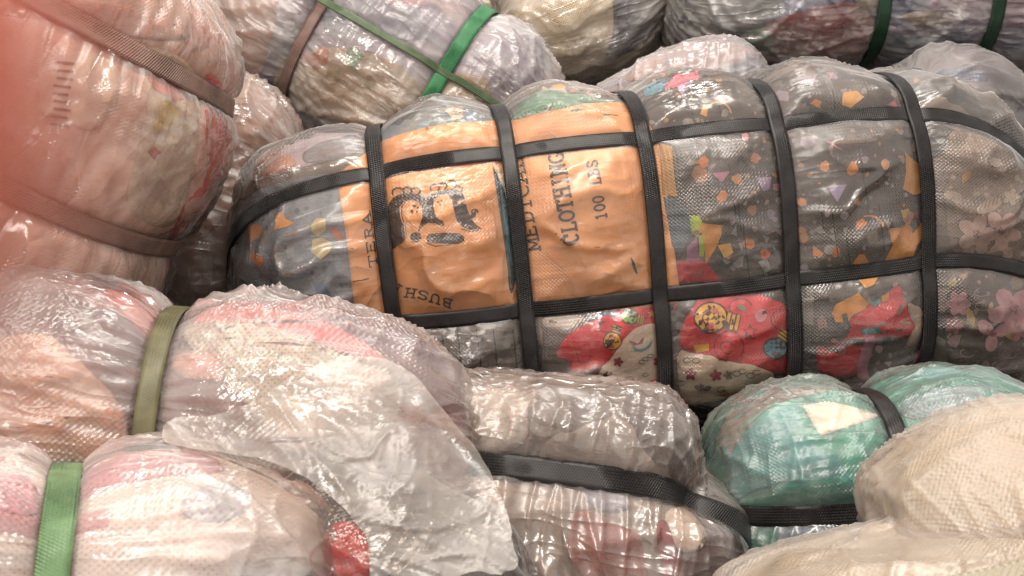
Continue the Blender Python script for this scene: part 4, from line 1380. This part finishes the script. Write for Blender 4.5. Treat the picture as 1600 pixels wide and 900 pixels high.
# ------------------------------------------------------------------ loose milky sheet
def sheet(name, label, poly, ctrl, mat, amp=0.010, step=5, seed=3):
    V2, F = fill(poly_smooth(poly, 2, 1.5), step)
    A2 = np.array(V2)
    c = np.array(ctrl, float)
    X = c[:, :2] / 400
    K_ = np.linalg.norm(X[:, None] - X[None], axis=2)
    Pm = np.concatenate([np.ones((len(X), 1)), X], 1)
    M_ = np.block([[K_, Pm], [Pm.T, np.zeros((3, 3))]])
    w = np.linalg.solve(M_, np.concatenate([c[:, 2], np.zeros(3)]))
    Y = A2 / 400
    d = np.linalg.norm(Y[:, None] - X[None], axis=2) @ w[:len(X)] + np.concatenate([np.ones((len(Y), 1)), Y], 1) @ w[len(X):]
    Q = np.concatenate([A2 / 1000, np.zeros((len(A2), 1))], 1)
    wp = perlin(Q * 6, seed)[:, None]
    rot = lambda ang, fa, fb: np.stack([(Q[:, 0] * math.cos(ang) + Q[:, 1] * math.sin(ang)) * fa, (-Q[:, 0] * math.sin(ang) + Q[:, 1] * math.cos(ang)) * fb, Q[:, 0] * 0], 1)
    cr = 1.2 * ridged(rot(0.62, 1.3, 6.5) + wp * 0.35, seed + 1, 1.3, 1.6) + 0.6 * ridged(rot(0.8, 1.6, 12) + wp * 0.4, seed + 4, 1.8, 3) + 0.35 * ridged(rot(0.3, 2, 17) + wp * 0.5, seed + 2, 2.4, 6)
    cr += 0.13 * ridged(rot(0.6, 5, 40) + wp, seed + 3, 2.4, 7) + 0.13 * ridged(rot(1.5, 5, 32) + wp, seed + 5, 2.4, 7) + 0.10 * ridged(rot(-0.2, 6, 36) + wp, seed + 7, 2.4, 7)
    # it lies on the bundles below it
    under = []
    for (x, y) in V2:
        dv = Vector(ray(x, y))
        best = 9.0
        for bl_ in (I, K, Lb):
            h = bl_.bvh.ray_cast(Vector(CAM), dv.normalized())
            if h[0] is not None:
                best = min(best, h[3] / dv.length)
        under.append(best - 0.018)
    d = np.minimum(d, np.array(under)) - amp * cr
    V = [CAM + ray(x, y) * dd for (x, y), dd in zip(V2, d)]
    ob = mesh_obj(name, V, F, mat, None, A2 / 1000)
    ob['label'] = label
    ob['category'] = 'plastic sheet'
    return ob


sheet('plastic_sheet', 'loose crumpled milky plastic sheet draped between the lower bales',
      [(248, 694), (262, 650), (330, 652), (400, 628), (462, 580), (545, 552), (612, 562), (655, 592), (692, 640), (745, 700), (775, 755), (800, 820), (800, 850), (814, 885), (780, 900), (740, 890),
       (690, 912), (640, 940), (575, 940), (580, 850), (545, 800), (505, 765), (470, 742), (410, 716), (330, 704)],
      [(250, 690, 1.05), (330, 680, 1.04), (640, 580, 1.17), (560, 605, 1.10), (480, 650, 1.06), (400, 715, 1.0), (690, 640, 1.14), (740, 700, 1.10), (775, 760, 1.07), (800, 830, 1.02), (810, 885, 0.99), (560, 760, 1.0),
       (650, 760, 1.0), (450, 745, 0.98), (560, 850, 0.97), (560, 940, 0.95), (700, 940, 0.95), (640, 680, 1.05), (720, 800, 1.02)], FILM_LOOSE, 0.020, 4)


# ------------------------------------------------------------------ the fingertip over the edge of the lens
def camw(px, py, d):
    return W(px, py, d)


def finger():
    sk = NT('skin')
    tc = sk.n('ShaderNodeTexCoord')
    f = sk.noise(tc.outputs['Object'], 300, 3)
    c = sk.mixc(f.outputs[0], lin('#e2806a'), lin('#d86f5c'))
    p = principled(sk, c, 0.5, sk.bump(f.outputs[0], 0.2, 0.0003), 0.4)
    p.inputs['Subsurface Weight'].default_value = 0.4
    p.inputs['Subsurface Radius'].default_value = (0.004, 0.0015, 0.001)
    p.inputs['Subsurface Scale'].default_value = 1.0
    c0 = CAM
    B3 = np.stack([RT, UP, -FW], axis=1)
    # joints in lens space: tip, pad, first joint, second joint, knuckle
    J_ = np.array([[-0.0071, 0.0027, -0.0150], [-0.0124, 0.0033, -0.0160], [-0.032, 0.002, -0.0190], [-0.055, -0.010, -0.0160], [-0.078, -0.034, -0.004]])
    Rr = np.array([0.0045, 0.0066, 0.0078, 0.0090, 0.0105])
    t = np.linspace(0, 1, 60)
    ti = np.linspace(0, 1, len(J_))
    C_ = np.stack([np.interp(t, ti, J_[:, k]) for k in range(3)], 1)
    for _ in range(6):
        C_[1:-1] = (C_[:-2] + 2 * C_[1:-1] + C_[2:]) / 4
    rad = np.interp(t, ti, Rr) * (1 + 0.05 * np.exp(-((t - 0.5) / 0.05) ** 2) + 0.05 * np.exp(-((t - 0.75) / 0.05) ** 2))
    rad *= np.sqrt(np.clip(1 - (1 - np.clip(t / 0.13, 0, 1)) ** 2, 0.0005, 1))
    T_ = np.gradient(C_, axis=0)
    T_ /= np.linalg.norm(T_, axis=1)[:, None]
    upv = np.array([0, 0, 1.0])
    S_ = np.cross(T_, upv)
    S_ /= np.linalg.norm(S_, axis=1)[:, None]
    U_ = np.cross(S_, T_)
    V, F = [], []
    n = 28
    for i in range(60):
        for k in range(n):
            a = 2 * math.pi * k / n
            V.append(c0 + B3 @ (C_[i] + rad[i] * (math.cos(a) * S_[i] + 0.9 * math.sin(a) * U_[i])))
    for i in range(59):
        for k in range(n):
            F.append((i * n + k, i * n + (k + 1) % n, (i + 1) * n + (k + 1) % n, (i + 1) * n + k))
    F.append(tuple(range(n))[::-1])
    F.append(tuple(59 * n + k for k in range(n)))
    e = thing('finger', 'blurred reddish fingertip reaching over the upper left edge of the view', 'finger', c0 + B3 @ J_[-1])
    mesh_obj('fingertip', V, F, sk.m, e)
    # nail on the side away from the lens
    nm = NT('nail')
    f = nm.noise(nm.n('ShaderNodeTexCoord').outputs['Object'], 200, 2)
    principled(nm, nm.mixc(f.outputs[0], lin('#d9a090'), lin('#cf9484')), 0.3, None, 0.5)
    V, F = [], []
    for i in range(8):
        ii = 4 + i
        for k in range(9):
            a = math.radians(-90 + (k - 4) * 11)
            V.append(c0 + B3 @ (C_[ii] + (rad[ii] * 1.03 + 0.0002) * (math.cos(a) * S_[ii] + 0.9 * math.sin(a) * U_[ii])))
    for i in range(7):
        for k in range(8):
            F.append((i * 9 + k, i * 9 + k + 1, (i + 1) * 9 + k + 1, (i + 1) * 9 + k))
    mesh_obj('fingernail', V, F, nm.m, e)


finger()
